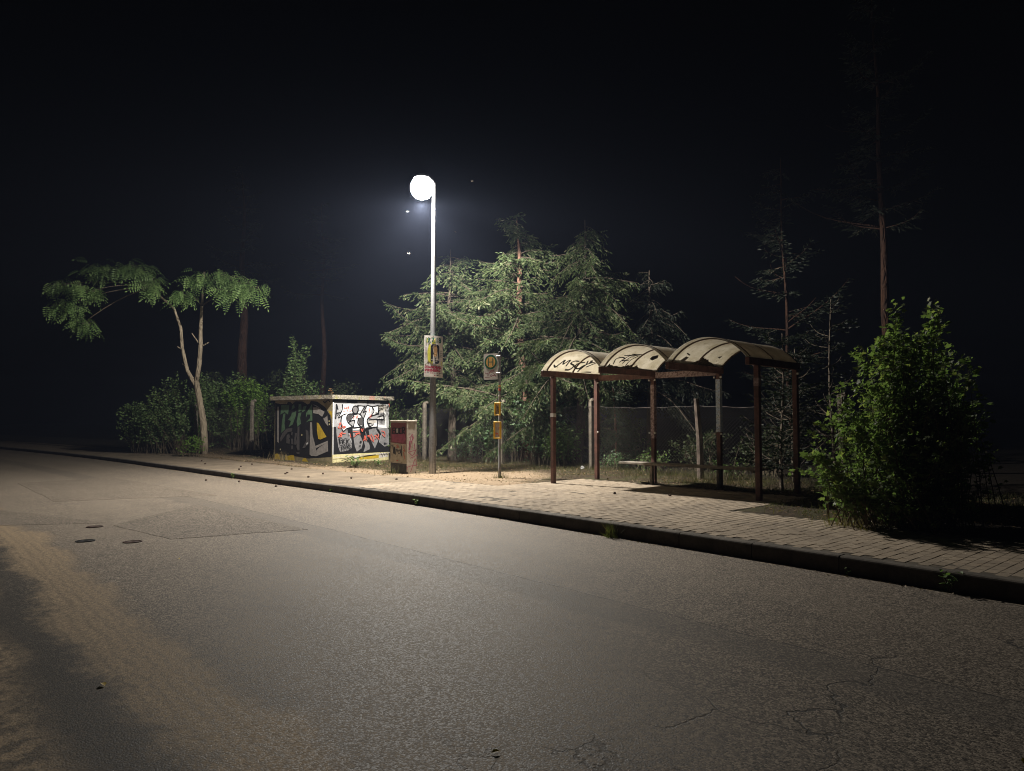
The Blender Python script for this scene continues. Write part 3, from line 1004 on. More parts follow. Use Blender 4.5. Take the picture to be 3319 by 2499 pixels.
mb = MB()
pts = rrect(-.455, 2.46, -.035, 3.12, .035)
for yy in (-.034, -.031):
    mb.v += [tuple(Rs @ Vector((x, yy, z))) for x, z in pts]
n = len(pts)
mb.f += [tuple(range(n)), tuple(reversed(range(n, 2 * n)))] + [(i, n + i, n + (i + 1) % n, (i + 1) % n) for i in range(n)]
plate = mb.build('sign_plate', MAT['signwhite'], sign)
P = Paint(smap(-.245, 2.905, -.034))
P.ell((0, 0), .185, .185, 'signgreen', 40); P.ell((0, 0), .137, .137, 'signyellow', 36)
P.fill([(-.075, -.1), (-.052, -.1), (-.052, .1), (-.075, .1)], 'signgreen'); P.fill([(.052, -.1), (.075, -.1), (.075, .1), (.052, .1)], 'signgreen'); P.fill([(-.052, -.012), (.052, -.012), (.052, .012), (-.052, .012)], 'signgreen')
for q in ([(-.17, -.27), (-.10, -.285), (-.03, -.27), (.05, -.27), (.09, -.30)], [(-.17, -.26), (-.14, -.29)], [(-.04, -.27), (.0, -.225), (.10, -.215)], [(-.03, -.30), (-.01, -.24), (.12, -.245)],
          [(-.08, -.29), (-.06, -.33), (-.09, -.33), (-.07, -.295)], [(.06, -.33), (.03, -.355), (-.01, -.345), (.03, -.32), (.08, -.345), (.14, -.29), (.10, -.35), (.16, -.33), (.13, -.38)], [(-.17, -.385), (-.05, -.385), (.05, -.36)], [(.08, -.36), (.12, -.34), (.17, -.37)]):
    P.stroke(q, .011, 'maroon')
P.build('marking', plate)
for zz in (2.62, 3.04):
    mb = MB(); mb.box(Rs @ Vector((-.02, 0, zz)), (.12, .085, .035), Rs, .004); mb.build('clamp', MAT['galv'], sign)
mb = MB(); mb.lathe([(.036, 0), (.036, .05), (.02, .06)], 12, (0, 0, 3.10)); mb.build('cap', MAT['dark'], sign)


def case(z0, z1, wd, name, pm, scr, cm):
    h = z1 - z0; zc = (z0 + z1) / 2; fw = .030; yb = -.045
    mb = MB()
    for cx_, cz_, dx, dz in ((0, z1 - fw / 2, wd, fw), (0, z0 + fw / 2, wd, fw), (-wd / 2 + fw / 2, zc, fw, h - 2 * fw - .001), (wd / 2 - fw / 2, zc, fw, h - 2 * fw - .001)):
        mb.box(Rs @ Vector((cx_ - .02, yb - .02, cz_)), (dx, .055, dz), Rs, .004)
    fr_ = mb.build(name, MAT['frame'], sign)
    mb = MB(); mb.box(Rs @ Vector((-.02, yb - .004, zc)), (wd - 2 * fw + .004, .012, h - 2 * fw + .004), Rs)
    sh = mb.build('timetable', MAT[pm], fr_)
    P = Paint(smap(-.02, zc, yb - .010))
    for q in scr: P.stroke(q, .010, cm)
    if pm == 'paper':
        P.stroke([(-.06, .155), (.06, .155)], .010, 'grey', False, False)
        for k in range(5): P.stroke([(-.06, .13 - k * .03), (.05, .13 - k * .03)], .004, 'grey', False, False)
    P.build('scribble', sh)['kind'] = 'stuff'


case(1.56, 1.88, .165, 'timetable_case', 'paperbrown', [[(-.04, .09), (.0, .04), (.02, -.09), (.03, .02), (.0, -.06), (.0, .03)], [(.0, .06), (.045, .0), (.02, -.08)], [(-.02, .04), (.05, .03)]], 'posterb')
case(.98, 1.41, .205, 'timetable_case', 'paper', [[(-.06, -.07), (-.05, -.12), (-.03, -.06), (-.02, -.12), (.0, -.07), (.01, -.11), (.03, -.14), (.06, -.13)], [(.01, .05), (.05, .06), (.02, .02)], [(-.04, -.09), (.02, -.09)]], 'red')

# ================================================================== transformer kiosk
KX, KY = -6.0, 23.76
kz = .10
da, db = Vector((.588, .809, 0)), Vector((-.809, .588, 0))
na, nb = Vector((.809, -.588, 0)), Vector((-.588, -.809, 0))
WA, WB, KH = 2.59, 3.15, 2.17
kio = empty('transformer_kiosk', (KX, KY, kz), 0, 'low square utility kiosk covered in graffiti under a mossy concrete roof slab', 'utility building')
mb = MB()
q = [Vector((0, 0, 0)), da * WA, da * WA + db * WB, db * WB]
mb.add([p + Vector((0, 0, -.2)) for p in q] + [p + Vector((0, 0, KH)) for p in q], [(3, 2, 1, 0), (4, 5, 6, 7), (0, 1, 5, 4), (1, 2, 6, 5), (2, 3, 7, 6), (3, 0, 4, 7)])
kw = mb.build('wall', MAT['kiosk'], kio)
# roof slab with chipped rim
bm = bmesh.new()
o_ = .13
M4 = Matrix((( da.x, db.x, 0, 0), (da.y, db.y, 0, 0), (0, 0, 1, 0), (0, 0, 0, 1)))
bmesh.ops.create_cube(bm, size=1)
for v in bm.verts:
    v.co = Vector((WA / 2 + v.co.x * (WA + 2 * o_), WB / 2 + v.co.y * (WB + 2 * o_), KH + .002 + .07 + v.co.z * .14))
bmesh.ops.subdivide_edges(bm, edges=bm.edges[:], cuts=22, use_grid_fill=True)
for v in bm.verts:
    k = 0.010 * float(snoise(np.float64(v.co.x * 4 + v.co.z * 9), np.float64(v.co.y * 4 - v.co.z * 7), 4, 14))
    v.co += Vector((k, k, k * .7 if v.co.z > KH + .1 else abs(k) * .3))
bmesh.ops.transform(bm, matrix=M4, verts=bm.verts)
me = bpy.data.meshes.new('roof_slab'); bm.to_mesh(me); bm.free()
link('roof_slab', me, MAT['slab'], kio)
mb = MB(); mb.box(da * (WA / 2) + na * .004 + Vector((0, 0, .16)), (WA * .985, .02, .30), Matrix.Rotation(math.atan2(da.y, da.x), 3, 'Z'), .005)
mb.build('plinth', MAT['pale'], kio)

# right face (lit): traced on a 1400 x 1570 unit field
def kmapA(x, y, h):
    return da * ((x - 110) / 1400 * WA) + na * h + Vector((0, 0, (1600 - y) / 1570 * KH))
P = Paint(kmapA, .0005)
P.fill([(112, 32), (1508, 32), (1508, 128), (112, 128)], 'black')
P.fill([(690, 60), (930, 55), (920, 124), (700, 124)], 'grey'); P.fill([(130, 80), (430, 40), (440, 112), (140, 118)], 'dgrey'); P.fill([(1120, 60), (1280, 70), (1270, 118), (1130, 118)], 'grey'); P.fill([(980, 60), (1090, 50), (1100, 118), (990, 118)], 'dgrey')
P.fill([(112, 126), (1508, 126), (1508, 1380), (112, 1380)], 'silver')
P.fill([(98 + 14, 110), (138, 110), (132, 700), (112, 700)], 'white')
P.fill([(1210, 150), (1440, 140), (1440, 330), (1260, 350), (1215, 280)], 'signwhite')
P.fill([(1370, 280), (1430, 270), (1450, 1060), (1500, 1080), (1500, 740), (1400, 720)], 'white')
P.fill([(1200, 650), (1440, 690), (1440, 750), (1200, 720)], 'white')
P.fill([(1270, 370), (1390, 350), (1360, 640), (1310, 640), (1210, 560), (1220, 500), (1280, 480)], 'grey')
P.fill([(140, 700), (480, 720), (880, 735), (1220, 760), (1290, 890), (1250, 1110), (1400, 1230), (1508, 1200), (1508, 1420), (140, 1440)], 'black')
P.fill([(190, 690), (450, 750), (490, 960), (565, 1140), (560, 1230), (480, 1290), (290, 1315), (250, 1200), (210, 960)], 'grey')
P.fill([(572, 750), (750, 770), (770, 900), (850, 1070), (800, 1250), (690, 1330), (640, 1200), (600, 960)], 'grey')
P.fill([(875, 850), (905, 830), (930, 950), (1010, 1200), (1012, 1280), (850, 1350), (895, 1200), (860, 1080), (890, 1000)], 'grey')
P.fill([(980, 790), (1150, 735), (1200, 830), (1250, 900), (1240, 1040), (1140, 1270), (1050, 1090), (1000, 960)], 'grey')
P.fill([(1230, 760), (1500, 740), (1500, 1190), (1420, 1225), (1265, 1110), (1300, 900)], 'grey')
P.fill([(480, 860), (520, 870), (545, 1000), (570, 1110), (550, 1090), (505, 980)], 'silver')
P.fill([(330, 160), (500, 135), (680, 165), (570, 260), (560, 330), (600, 380), (480, 400), (435, 470), (450, 560), (565, 690), (430, 740), (345, 800), (300, 600), (320, 440), (245, 470), (295, 350)], 'white')
P.fill([(440, 470), (500, 400), (600, 400), (500, 560), (470, 560)], 'dgrey')
P.ell((635, 278), 72, 95, 'grey')
P.fill([(705, 205), (850, 185), (780, 310), (760, 370), (650, 365), (705, 290)], 'white')
P.fill([(600, 425), (720, 400), (800, 460), (700, 500), (705, 620), (760, 700), (590, 740), (615, 545), (530, 545)], 'white')
P.fill([(590, 735), (770, 725), (740, 780), (590, 790)], 'white')
P.fill([(710, 490), (800, 470), (810, 660), (740, 660)], 'dgrey')
P.fill([(930, 170), (1050, 200), (1035, 420), (960, 470), (925, 580), (985, 690), (880, 750), (845, 600), (845, 520), (905, 330)], 'white')
P.fill([(1060, 205), (1200, 175), (1215, 380), (1040, 425), (1100, 300)], 'white')
P.fill([(955, 600), (1050, 640), (1080, 660), (1175, 550), (1190, 715), (1000, 735), (1030, 690)], 'white')
P.fill([(1000, 540), (1170, 530), (1170, 600), (1060, 640), (960, 600)], 'signwhite')
P.fill([(1200, 455), (1340, 435), (1345, 510), (1200, 505)], 'white')
for wd, pts in ((30, [(190, 160), (182, 400), (175, 500)]), (24, [(200, 170), (225, 280)]), (26, [(180, 375), (300, 352)]), (24, [(330, 160), (320, 300), (240, 480), (330, 420), (420, 385)]), (26, [(322, 430), (300, 580), (345, 810), (440, 745), (570, 715)]),
                (26, [(600, 385), (480, 392), (432, 470), (460, 590), (570, 700)]), (24, [(690, 175), (880, 190)]), (24, [(705, 200), (700, 300), (650, 375), (570, 375)]), (24, [(590, 405), (740, 385), (805, 462)]),
                (24, [(490, 590), (600, 435)]), (22, [(500, 575), (620, 545), (600, 730), (760, 712)]), (26, [(710, 495), (702, 620), (770, 700), (822, 690), (822, 480)]), (22, [(880, 180), (760, 375)]), (24, [(925, 165), (830, 345), (910, 310), (840, 520), (850, 720), (835, 830)]),
                (26, [(930, 160), (1060, 195), (1210, 160)]), (22, [(1050, 200), (1105, 300), (1030, 432)]), (26, [(1030, 435), (1230, 370)]), (24, [(1210, 160), (1218, 385)]), (26, [(1030, 435), (930, 530), (960, 660), (1010, 705)]), (24, [(1010, 705), (1085, 655)]), (20, [(950, 615), (1050, 640)]),
                (28, [(990, 530), (1190, 520)]), (24, [(1190, 520), (1190, 740)]), (26, [(1205, 460), (1352, 430), (1352, 520), (1205, 520)]), (30, [(840, 820), (930, 745), (1190, 718)]), (24, [(870, 840), (900, 980), (960, 1090)]), (20, [(755, 740), (765, 880), (850, 1080)]), (22, [(1220, 790), (1280, 900)]), (26, [(590, 730), (770, 715)])):
    P.stroke(pts, wd, 'black')
P.ring((635, 278), 74, 97, 24, 'black')
for c_, r_ in (((770, 1090), 28), ((755, 1185), 18), ((1390, 1150), 28), ((745, 292), 14), ((222, 402), 15), ((1440, 1150), 12), ((1180, 910), 22)): P.ell(c_, r_, r_ * 1.05, 'black', 10)
for pts in ([(370, 220), (385, 260), (410, 220), (425, 260)], [(440, 210), (475, 205), (445, 250), (480, 245)], [(340, 325), (390, 320)], [(430, 280), (460, 320)], [(490, 320), (530, 310), (520, 270)], [(250, 620), (290, 610), (230, 720), (310, 730)], [(340, 610), (330, 700), (380, 680), (350, 740), (410, 690)], [(330, 830), (260, 880), (400, 860)], [(240, 930), (300, 890), (300, 940), (230, 945)],
            [(580, 820), (740, 840)], [(600, 955), (660, 900), (730, 860)], [(640, 870), (760, 890)], [(840, 1060), (870, 930), (900, 1060)], [(850, 1040), (900, 1000)], [(940, 930), (990, 940)], [(940, 960), (990, 970)], [(1000, 940), (1010, 1010), (1090, 1090)], [(1020, 900), (1060, 960), (1090, 1060)], [(1110, 940), (1160, 930), (1130, 1020)], [(1170, 960), (1230, 1040)], [(1200, 900), (1220, 970)], [(1290, 820), (1370, 850), (1380, 970), (1310, 900)],
            [(955, 240), (990, 260), (960, 320), (1000, 340)], [(960, 390), (1020, 400), (980, 470), (1030, 460)], [(600, 440), (690, 430), (640, 480), (700, 470)], [(580, 490), (600, 450)], [(500, 880), (520, 960)], [(770, 760), (800, 830), (820, 760)], [(1460, 130), (1490, 120), (1490, 180)]):
    P.stroke(pts, 11 if pts[0][1] < 500 else 17, 'red')
# small black tag
for pts in ([(245, 965), (275, 1120)], [(240, 965), (330, 1010)], [(262, 1050), (320, 1040)], [(335, 1010), (320, 1120)], [(400, 990), (360, 1010), (350, 1080), (400, 1110)], [(425, 990), (430, 1120)], [(480, 1010), (430, 1060), (485, 1130)], [(500, 1105), (505, 1108)],
            [(265, 1160), (350, 1150)], [(310, 1155), (312, 1260)], [(375, 1155), (345, 1200), (370, 1240), (405, 1200), (375, 1155)], [(415, 1140), (430, 1190), (460, 1150)], [(460, 1140), (430, 1250)], [(510, 1160), (465, 1175), (505, 1210), (495, 1250), (455, 1250)]):
    P.stroke(pts, 17, 'black')
P.fill([(112, 1442), (1508, 1385), (1508, 1400), (112, 1455)], 'signwhite')
P.build('graffiti', kw)
P = Paint(kmapA, .0005, .016)
P.fill([(820, 1440), (1160, 1420), (1160, 1450), (1000, 1475), (880, 1470)], 'black'); P.fill([(600, 1450), (740, 1445), (700, 1490), (630, 1480)], 'white'); P.fill([(1240, 1410), (1480, 1400), (1480, 1500), (1240, 1520)], 'signwhite'); P.fill([(740, 1480), (1240, 1440), (1240, 1520), (760, 1530)], 'yellow')
for pts in ([(330, 1520), (440, 1500), (560, 1450)], [(400, 1555), (560, 1490)], [(585, 1445), (640, 1492), (790, 1470)], [(1290, 1380), (1340, 1480)], [(1350, 1380), (1390, 1460)]): P.stroke(pts, 15, 'black')
P.build('graffiti', kw)

# left face (turned away from the lamp): traced on x 45..1335, y 150..1590
def kmapB(x, y, h):
    return db * ((1335 - x) / 1290 * WB) + nb * h + Vector((0, 0, (1590 - y) / 1440 * KH))
P = Paint(kmapB, .0005)
P.fill([(52, 210), (180, 240), (330, 240), (350, 190), (400, 190), (460, 240), (530, 180), (690, 190), (800, 260), (840, 240), (870, 180), (1010, 200), (1180, 330), (1290, 520), (1328, 800), (1328, 1430), (840, 1490), (420, 1440), (70, 1420)], 'black')
P.fill([(60, 1430), (120, 1410), (170, 1450), (190, 1560), (60, 1560)], 'yellow'); P.fill([(320, 1430), (340, 1470), (450, 1430), (510, 1440), (530, 1560), (300, 1560)], 'yellow'); P.fill([(690, 1560), (720, 1500), (770, 1480), (830, 1570)], 'yellow')
P.fill([(105, 300), (140, 300), (155, 1160), (110, 1130)], 'lgreyt')
P.fill([(1250, 400), (1328, 430), (1328, 580), (1300, 520)], 'yellow')
for pts in ([(200, 262), (385, 270), (370, 420), (360, 490), (280, 430), (180, 490)], [(250, 470), (300, 460), (280, 700), (300, 830), (210, 920), (215, 700)], [(440, 380), (450, 290), (500, 240), (510, 330), (470, 360)], [(450, 450), (550, 410), (540, 520), (470, 720), (380, 780), (430, 640), (365, 610), (430, 520)], [(600, 250), (660, 245), (670, 400), (600, 430)], [(600, 450), (670, 440), (640, 560), (660, 700), (580, 770), (560, 660)], [(700, 310), (780, 290), (750, 400), (680, 440)],
            [(770, 460), (870, 300), (900, 250), (912, 630), (830, 640), (770, 670), (860, 570), (860, 490), (800, 490), (770, 560)]): P.fill(pts, 'green')
P.fill([(920, 330), (1010, 330), (1170, 430), (1130, 550), (1040, 480), (925, 460)], 'lgreyt'); P.fill([(1160, 560), (1230, 500), (1255, 760), (1190, 680), (1145, 580)], 'lgreyt'); P.fill([(920, 260), (1000, 290), (1110, 375), (1010, 320)], 'lgreyt')
P.fill([(862, 660), (905, 670), (920, 950), (985, 1200), (1250, 1075), (1255, 1310), (1010, 1430), (900, 1430), (862, 1400)], 'lgreyt'); P.fill([(1000, 1310), (1000, 1250), (1220, 1125), (1080, 1220)], 'black')
P.fill([(1010, 670), (1050, 690), (1220, 990), (1090, 1055), (1045, 1040), (1015, 850)], 'yellow')
P.fill([(240, 920), (330, 820), (470, 800), (460, 880), (360, 900), (290, 1000), (200, 1130), (180, 1060)], 'dgrey')
for pts in ([(340, 960), (400, 950), (420, 1020), (390, 1040), (420, 1080), (410, 1170), (330, 1160)], [(440, 1050), (490, 1050), (490, 1180), (450, 1180)], [(450, 900), (480, 900), (470, 980), (440, 960)], [(530, 920), (580, 920), (560, 1040), (580, 1130), (560, 1190), (500, 1180)], [(450, 1210), (490, 1210), (490, 1290), (450, 1300)], [(770, 830), (830, 870), (850, 1150), (760, 1250), (700, 1260), (780, 1100)], [(590, 780), (630, 760), (640, 1300), (600, 1330), (570, 1240)], [(570, 1360), (640, 1350), (640, 1400), (580, 1400)]): P.fill(pts, 'dgrey')
P.stroke([(1150, 200), (1180, 230), (1240, 170), (1280, 210)], 22, 'black'); P.stroke([(1170, 560), (1230, 510)], 12, 'black'); P.stroke([(1130, 550), (1180, 440)], 14, 'black')
P.stroke([(790, 1150), (820, 1135), (800, 1175)], 10, 'white')
for c_ in ((1275, 640), (1280, 710), (690, 960), (200, 1310)): P.ell(c_, 12, 20, 'pale', 8)
P.build('graffiti', kw)

# little weed growing on the kiosk roof edge
def sprig(name, label, cat, loc, n, h, spread, leaf, mat, seed, group=None, stemmat='stem', leafn=5):
    g = np.random.default_rng(seed)
    e = empty(name, loc, 0, label, cat, group)
    mb = MB(); PP = []; AA = []
    for i in range(n):
        a = g.random() * 6.28; hh = h * g.uniform(.6, 1.1); sp_ = spread * g.uniform(.3, 1)
        p0 = Vector((g.normal() * .015, g.normal() * .015, -.02)); p2 = Vector((math.cos(a) * sp_, math.sin(a) * sp_, hh)); p1 = Vector((p2.x * .3, p2.y * .3, hh * .65))
        pts = [(1 - t) ** 2 * p0 + 2 * t * (1 - t) * p1 + t * t * p2 for t in np.linspace(0, 1, 5)]
        mb.tube(pts, [.004, .0035, .003, .002, .001], 4)
        for k in range(leafn):
            t = g.uniform(.25, 1); q = (1 - t) ** 2 * p0 + 2 * t * (1 - t) * p1 + t * t * p2
            PP.append(q); b_ = g.random() * 6.28; AA.append((math.cos(b_), math.sin(b_), g.uniform(-.2, .6)))
    mb.build('stems', MAT[stemmat], e)['kind'] = 'stuff'
    PP = np.array(PP); AA = np.array(AA)
    X, Y, Z = frames(AA, np.array([0, 0, 1.]) + g.normal(size=AA.shape) * .4)
    inst('leaves', LEAF_V, LEAF_F, PP, X, Y, Z, leaf * g.uniform(.6, 1.2, len(PP)), MAT[mat], e)['kind'] = 'stuff'
    return e


# leaf templates (axis +Y, normal +Z)
LEAF_V = np.array([(0, 0, 0), (.28, .35, .06), (.22, .72, .04), (0, 1, -.04), (-.22, .72, .04), (-.28, .35, .06), (0, .5, 0)])
LEAF_F = np.array([(0, 1, 6), (1, 2, 6), (2, 3, 6), (3, 4, 6), (4, 5, 6), (5, 0, 6)])
MAPLE_V = np.array([(0, 0, 0), (.18, .02, .02), (.50, .10, -.03), (.30, .30, .04), (.52, .62, -.03), (.20, .58, .03), (0, 1, -.05), (-.20, .58, .03), (-.52, .62, -.03), (-.30, .30, .04), (-.50, .10, -.03), (-.18, .02, .02), (0, .35, -.01)])
MAPLE_F = np.array([(i, (i + 1) % 12, 12) for i in range(12)])
BLADE_V = np.array([(-.5, 0, 0), (.5, 0, 0), (.3, .6, .1), (-.3, .6, .1), (0, 1, .28)])

sprig('roof_weed', 'small reddish weed growing on the roof edge of the utility kiosk', 'weed', (KX - .03, KY - .02, kz + KH + .14), 6, .2, .14, .07, 'redweed', 5)

# ================================================================== cable cabinet
CX, CY = -2.82, 19.05
cz = float(gzw(CX - .2, CY + .4)[0]) - .02
ca_ = Vector((.80, .60, 0)); cb_ = Vector((-.60, .80, 0)); cna = Vector((.60, -.80, 0)); cnb = Vector((-.80, -.60, 0))
CA, CB, CHh = .30, .93, 1.42
cab = empty('cable_cabinet', (CX, CY, cz), 0, 'narrow roadside cable cabinet, maroon above and beige below, scrawled with graffiti', 'utility cabinet')
Rc = Matrix.Rotation(math.atan2(ca_.y, ca_.x), 3, 'Z')
cen = ca_ * (CA / 2) + cb_ * (CB / 2)
mb = MB(); mb.box(cen + Vector((0, 0, .30 + (CHh - .30) / 2)), (CA, CB, CHh - .30), Rc, .006); cbody = mb.build('body', MAT['cabwhite'], cab)
mb = MB(); mb.box(cen + Vector((0, 0, .09)), (CA * .96, CB * .97, .418), Rc, .005); mb.build('plinth', MAT['dark'], cab)
mb = MB(); mb.box(cen + Vector((0, 0, CHh + .022)), (CA + .03, CB + .03, .040), Rc, .008); mb.build('lid', MAT['cabwhite'], cab)
# raised rims of the end panel
for xx in (.022, CA - .022):
    mb = MB(); mb.box(ca_ * xx + cna * .006 + Vector((0, 0, .15 + CHh / 2 - .075)), (.040, .010, CHh - .02), Rc, .003); mb.build('end_rim', MAT['cabwhite'], cab)
mb = MB(); mb.box(ca_ * (CA / 2) + cna * .003 + Vector((0, 0, .15)), (CA - .085, .008, .30), Rc); mb.build('end_foot', MAT['cabwhite'], cab)
def cmapB(x, y, h):   # wide face: x 85..490 left to right, y 180..1300
    return cb_ * ((495 - x) / 405 * CB) + cnb * h + Vector((0, 0, .31 + (1300 - y) / 1120 * (CHh - .32)))
P = Paint(cmapB, .0004)
P.fill([(92, 190), (488, 190), (488, 782), (92, 748)], 'maroon')
P.fill([(92, 750), (488, 784), (488, 1295), (92, 1295)], 'beige')
P.fill([(120, 520), (440, 500), (480, 640), (420, 740), (130, 720)], 'pink')
for pts in ([(150, 340), (145, 490)], [(150, 345), (200, 340)], [(150, 415), (195, 410)], [(150, 490), (200, 485)], [(225, 340), (225, 490)], [(225, 350), (300, 360), (290, 480), (230, 490)], [(320, 340), (320, 490)], [(320, 345), (370, 340)], [(320, 490), (370, 480)], [(395, 320), (395, 480)], [(395, 320), (440, 330), (440, 400), (395, 410), (450, 480)]): P.stroke(pts, 26, 'black')
P.fill([(240, 360), (290, 350), (290, 470), (245, 470)], 'signwhite')
for pts in ([(230, 600), (330, 570)], [(280, 580), (260, 700)], [(300, 620), (380, 600), (340, 660), (400, 700)], [(390, 610), (340, 650)]): P.stroke(pts, 11, 'pink')
for pts in ([(160, 830), (175, 1030), (205, 1050), (205, 880)], [(190, 870), (190, 1040)], [(230, 1080), (240, 920), (270, 1000), (275, 940)], [(310, 960), (290, 1030), (340, 1040), (335, 950), (305, 960)], [(350, 930), (370, 1060), (390, 1110)], [(375, 820), (385, 1110)]): P.stroke(pts, 13, 'black')
for pts in ([(200, 800), (230, 790)], [(240, 830), (300, 850), (250, 880), (320, 890)], [(270, 800), (320, 880)], [(410, 830), (450, 830), (430, 900), (460, 930), (420, 960), (470, 960), (430, 1010), (450, 1060), (430, 1050)], [(440, 1080), (470, 1190)], [(430, 1100), (460, 1110)]): P.stroke(pts, 10, 'red')
P.ell((280, 1240), 22, 14, 'red', 8); P.ell((380, 1275), 10, 9, 'black', 8); P.stroke([(120, 820), (150, 860), (140, 810)], 9, 'black')
P.build('graffiti', cbody)
def cmapA(x, y, h):   # end face: x 495..735, y 200..1560
    return ca_ * ((x - 495) / 240 * CA) + cna * h + Vector((0, 0, (1560 - y) / 1360 * CHh))
P = Paint(cmapA, .0004, .012)
for pts in ([(560, 700), (560, 920), (640, 560), (600, 560), (545, 900)], [(560, 600), (620, 560), (655, 620), (600, 700), (560, 720)], [(680, 760), (690, 900)], [(530, 975), (620, 950), (725, 915)], [(545, 985), (640, 1060), (720, 915)], [(580, 1130), (760, 1050)], [(590, 1480), (700, 1150), (730, 1320)], [(500, 1360), (600, 1330), (735, 1315)], [(500, 1340), (510, 1410)]): P.stroke(pts, 15, 'pink')
P.build('graffiti', cbody)

# ================================================================== bus shelter
AX, AY = .93, 16.03
she = empty('bus_shelter', (AX, AY, .17), -R(45.49), 'open brown steel bus shelter with three yellowed barrel vault roofs', 'bus shelter')
LB, DP, HP = 1.623, 1.56, 2.38      # bay, depth, post height
# local x along the road, local y away from the road
def post(x, y, mats, h=HP):
    mb = MB(); mb.box((x, y, h / 2 - .05), (.092, .092, h + .10), None, .006)
    p = mb.build('post', MAT['brown'], she)
    for z0, z1, m in mats:
        mb = MB(); mb.box((x, y, (z0 + z1) / 2), (.0955, .0955, z1 - z0)); mb.build('painted_section', MAT[m], p)
    return p
post(0, 0, [(1.48, 1.56, 'signwhite')])
post(3 * LB, 0, [(2.02, 2.16, 'post_tag')])
post(0, DP, [(1.02, 2.24, 'brown')])
post(LB, DP, [(1.0, 2.2, 'post_tag')]); post(2 * LB, DP, [(1.16, 2.26, 'post_blue')]); post(3 * LB, DP, [])
BH, BW = .128, .08
FO, BO = .36, .14     # overhang front, back
for i in range(4):
    mb = MB(); mb.box((i * LB, (DP + BO - FO) / 2, HP + BH / 2 + .002), (BW, DP + FO + BO, BH), None, .005)
    mb.build('roof_beam', MAT['brown'], she)
for i in (0, 1):
    mb = MB(); mb.box(((i + .5) * LB, DP + .03, HP + .03), (LB - BW - .01, .06, .13), None, .004); mb.build('rear_beam', MAT['post_tag' if i else 'brown'], she)
RISE = .40
ch_ = LB - BW * .2
Rr = (ch_ ** 2 / 4 + RISE ** 2) / (2 * RISE)
half = math.asin(ch_ / 2 / Rr)
zt = HP + BH + .006
def vault(i, a, y, h=0.0):
    r = Rr + h
    return Vector(((i + .5) * LB + r * math.sin(a), y, zt + RISE - Rr + r * math.cos(a)))
